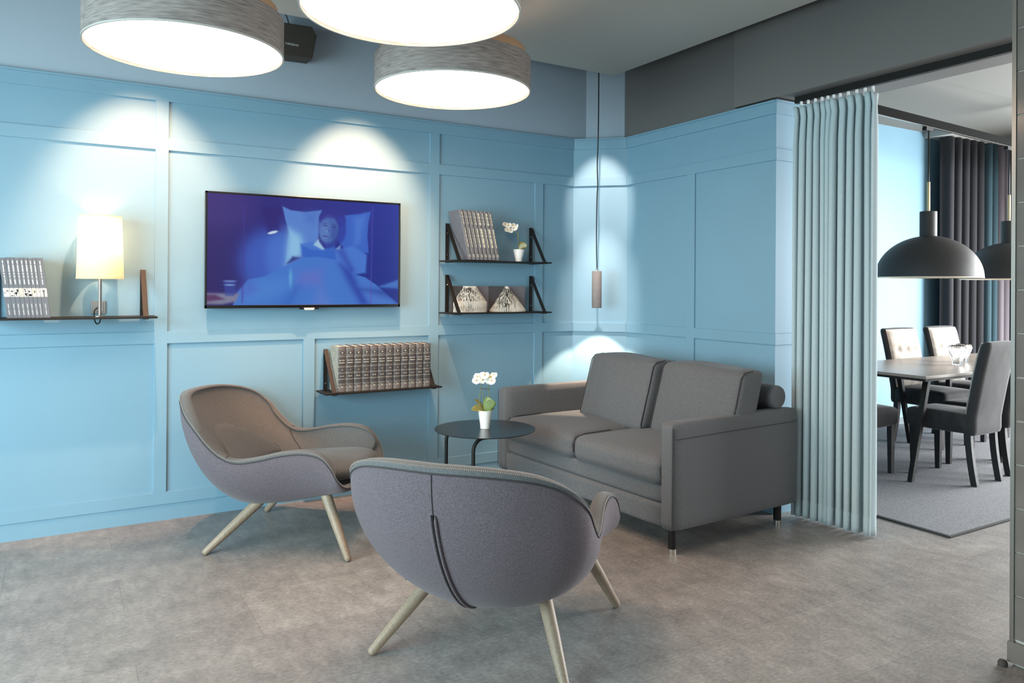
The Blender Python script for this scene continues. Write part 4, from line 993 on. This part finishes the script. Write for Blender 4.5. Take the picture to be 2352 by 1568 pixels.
# dome pendants on their track
def dome(label, x, y, zt=2.656):
    z = 1.448; R = 0.388
    t = thing('dome_pendant_lamp', label, 'pendant lamp', (x, y, z), 0, 'black dome pendants over the dining table')
    prof = [(R * math.cos(a), 0.335 * math.sin(a)) for a in np.linspace(0, PI / 2 - 0.14, 22)]
    s_ = MB().lathe(prof, 64, cap=False).build('lamp_shade', M['dome'], t, smooth=True)
    MB().lathe([(r * .985, zz * .98 - 0.001) for r, zz in prof], 64, cap=False).lathe([(R * .985, -0.004), (R + 0.001, -0.004), (R + 0.001, 0.004)], 64, cap=False).build('shade_lining', M['cream'], s_, smooth=True)
    MB().lathe([(0.063, 0.325), (0.063, 0.528), (0.060, 0.531), (0.001, 0.531)], 36, cap=False).build('lamp_socket', M['dome'], t, smooth=True, auto=40)
    MB().lathe([(0.0115, 0.53), (0.0115, 0.768), (0.006, 0.772)], 18).build('brass_rod', M['brass'], t, smooth=True, auto=40)
    MB().tube([(0, 0, 0.77), (0, 0, zt - z)], 0.0065, 8).build('cord', M['black_gloss'], t, smooth=True)
    MB().box(-0.06, 0.03, -0.018, 0.018, zt - z - 0.03, zt - z).build('track_adapter', M['black'], t)
dome('black dome pendant with brass rod, left of the two over the dining table', 6.02, 3.548)
dome('black dome pendant over the dining table, partly cut off by the tiled pillar', 7.46, 3.646)
tr = thing('lighting_track', 'long black lighting track carrying the dome pendants', 'track', (6.7, 3.595, 2.68), math.atan2(3.646 - 3.548, 7.46 - 6.02))
MB().box(-2.6, 3.5, -0.022, 0.022, -0.018, 0.045).build('track_body', M['matte_black'], tr)
MB().box(-2.6, 3.5, -0.010, 0.010, -0.022, -0.017).build('conductor_strip', M['steel'], tr)
tr2 = thing('lighting_track', 'short black lighting track crossing behind the pendants on thin wires', 'track', (7.75, 3.3, 2.755))
MB().box(-0.03, 0.03, -1.6, 0.45, -0.02, 0.05).build('track_body', M['matte_black'], tr2)
for yy in (0.25, -0.5): MB().tube([(0, yy, 0.05), (0, yy, 0.30)], 0.003, 6).build('hanging_wire', M['steel'], tr2)
# dark curtains at the end of the dining room
def wavy(name, label, x0, x1, m, amp, n, y=4.60, z0=0.03, z1=2.975):
    P = []
    for z in np.linspace(z0, z1, 8):
        row = []
        for k in range(n * 12 + 1):
            u = k / (n * 12); a = 2 * PI * n * u
            row.append((x0 + (x1 - x0) * u + 0.01 * math.sin(2 * a), y + amp * math.cos(a) * (1 - 0.1 * math.sin(z + u * 3)), z))
        P.append(row)
    o = MB().grid(P).build(name, m, None, smooth=True)
    so = o.modifiers.new('solid', 'SOLIDIFY'); so.thickness = 0.004
    tag(o, label, 'curtain', 'curtains at the end of the dining room'); return o
wavy('dark_curtain', 'charcoal curtain at the far end of the dining room, left of the teal one', 8.10, 8.83, M['dark_c'], 0.055, 5)
wavy('teal_curtain', 'narrow teal curtain between charcoal and mauve curtains', 8.88, 9.10, M['teal_c'], 0.055, 2)
wavy('mauve_curtain', 'narrow mauve curtain beside the right charcoal curtain', 9.15, 9.37, M['mauve_c'], 0.05, 2)
wavy('dark_curtain', 'charcoal curtain at the far end of the dining room, nearest the pillar', 9.42, 10.4, M['dark_c'], 0.055, 6)

# ------------------------------------------------------------------ light
def area(name, loc, target, sx, sy, power, col=(1, 1, 1), spread=None):
    l = bpy.data.lights.new(name, 'AREA'); l.shape = 'RECTANGLE'; l.size = sx; l.size_y = sy; l.energy = power; l.color = col
    if spread: l.spread = spread
    o = bpy.data.objects.new(name, l); COL.objects.link(o); o.location = loc
    o.rotation_euler = (Vector(target) - Vector(loc)).to_track_quat('-Z', 'Y').to_euler(); return o
def spot(name, loc, target, power, ang, blend, col, r=0.02):
    l = bpy.data.lights.new(name, 'SPOT'); l.energy = power; l.spot_size = math.radians(ang); l.spot_blend = blend; l.color = col; l.shadow_soft_size = r
    o = bpy.data.objects.new(name, l); COL.objects.link(o); o.location = loc
    o.rotation_euler = (Vector(target) - Vector(loc)).to_track_quat('-Z', 'Y').to_euler(); return o
WARM = (1.0, 0.53, 0.31)
DAY = (0.84, 0.97, 1.0)
area('daylight_left_window', (-2.7, 2.15, 1.3), (0, 3.6, 0.5), 3.1, 2.1, 185, (0.72, 0.94, 1.0), math.radians(130))
area('daylight_front_windows', (0.3, -2.5, 1.7), (1.2, 4, 1.2), 4.5, 2.4, 22, DAY)  # added fill from behind the camera, no window is built there
area('daylight_dining_window', (9.0, 1.6, 1.5), (5, 2.2, 0.4), 3.4, 2.4, 740, (0.96, 0.99, 1.0))
area('daylight_dining_side', (5.6, -1.8, 1.6), (4.6, 3, 0.0), 3.4, 2.4, 60, (0.96, 0.99, 1.0))
for x, pw in ((0.40, 240), (1.66, 320)):
    spot('wall_washer', (x, 4.06, 2.90), (x, 4.774, 1.70), pw, 55, 0.7, WARM)  # unseen spots added to brighten the wall behind the drum lamps
spot('corner_accent', (3.10, 4.13, 2.90), (3.545, 4.63, 2.02), 150, 31, 0.7, (1.0, 0.74, 0.62))
spot('corner_accent_low', (3.10, 4.13, 2.90), (3.545, 4.63, 1.15), 420, 24, 1.0, (1.0, 0.74, 0.62))
spot('pendant_light', (3.416, 4.50, 1.205), (3.416, 4.50, 0), 55, 86, 0.25, (1.0, 0.74, 0.54), 0.012)
for x, y in ((6.02, 3.548), (7.46, 3.646)):
    spot('dome_light', (x, y, 1.62), (x, y, 0), 8, 120, 0.5, WARM, 0.05)
w = bpy.data.worlds.new('World'); SC.world = w; w.use_nodes = True
w.node_tree.nodes['Background'].inputs[0].default_value = (0.94, 0.97, 1.0, 1); w.node_tree.nodes['Background'].inputs[1].default_value = 0.12

# ------------------------------------------------------------------ camera
cam = bpy.data.cameras.new('camera'); co = bpy.data.objects.new('camera', cam); COL.objects.link(co)
yaw, pitch, roll = math.radians(30.8513), math.radians(0.1601), math.radians(0.3869)
fw = Vector((math.sin(yaw) * math.cos(pitch), math.cos(yaw) * math.cos(pitch), math.sin(pitch)))
rt = Vector((math.cos(yaw), -math.sin(yaw), 0)); uu = rt.cross(fw)
r2 = rt * math.cos(roll) + uu * math.sin(roll); u2 = -rt * math.sin(roll) + uu * math.cos(roll)
mw = Matrix.Identity(4)
for i in range(3): mw[i][0] = r2[i]; mw[i][1] = u2[i]; mw[i][2] = -fw[i]
mw[2][3] = 1.36
co.matrix_world = mw
cam.sensor_width = 36; cam.lens = 26.7826; cam.shift_y = -(784 - 650.83) / 2352; cam.clip_start = 0.05
SC.camera = co
vs_ = SC.view_settings; vs_.view_transform = 'Standard'; vs_.look = 'None'; vs_.gamma = 1.0; vs_.exposure = 0.0; vs_.use_curve_mapping = False
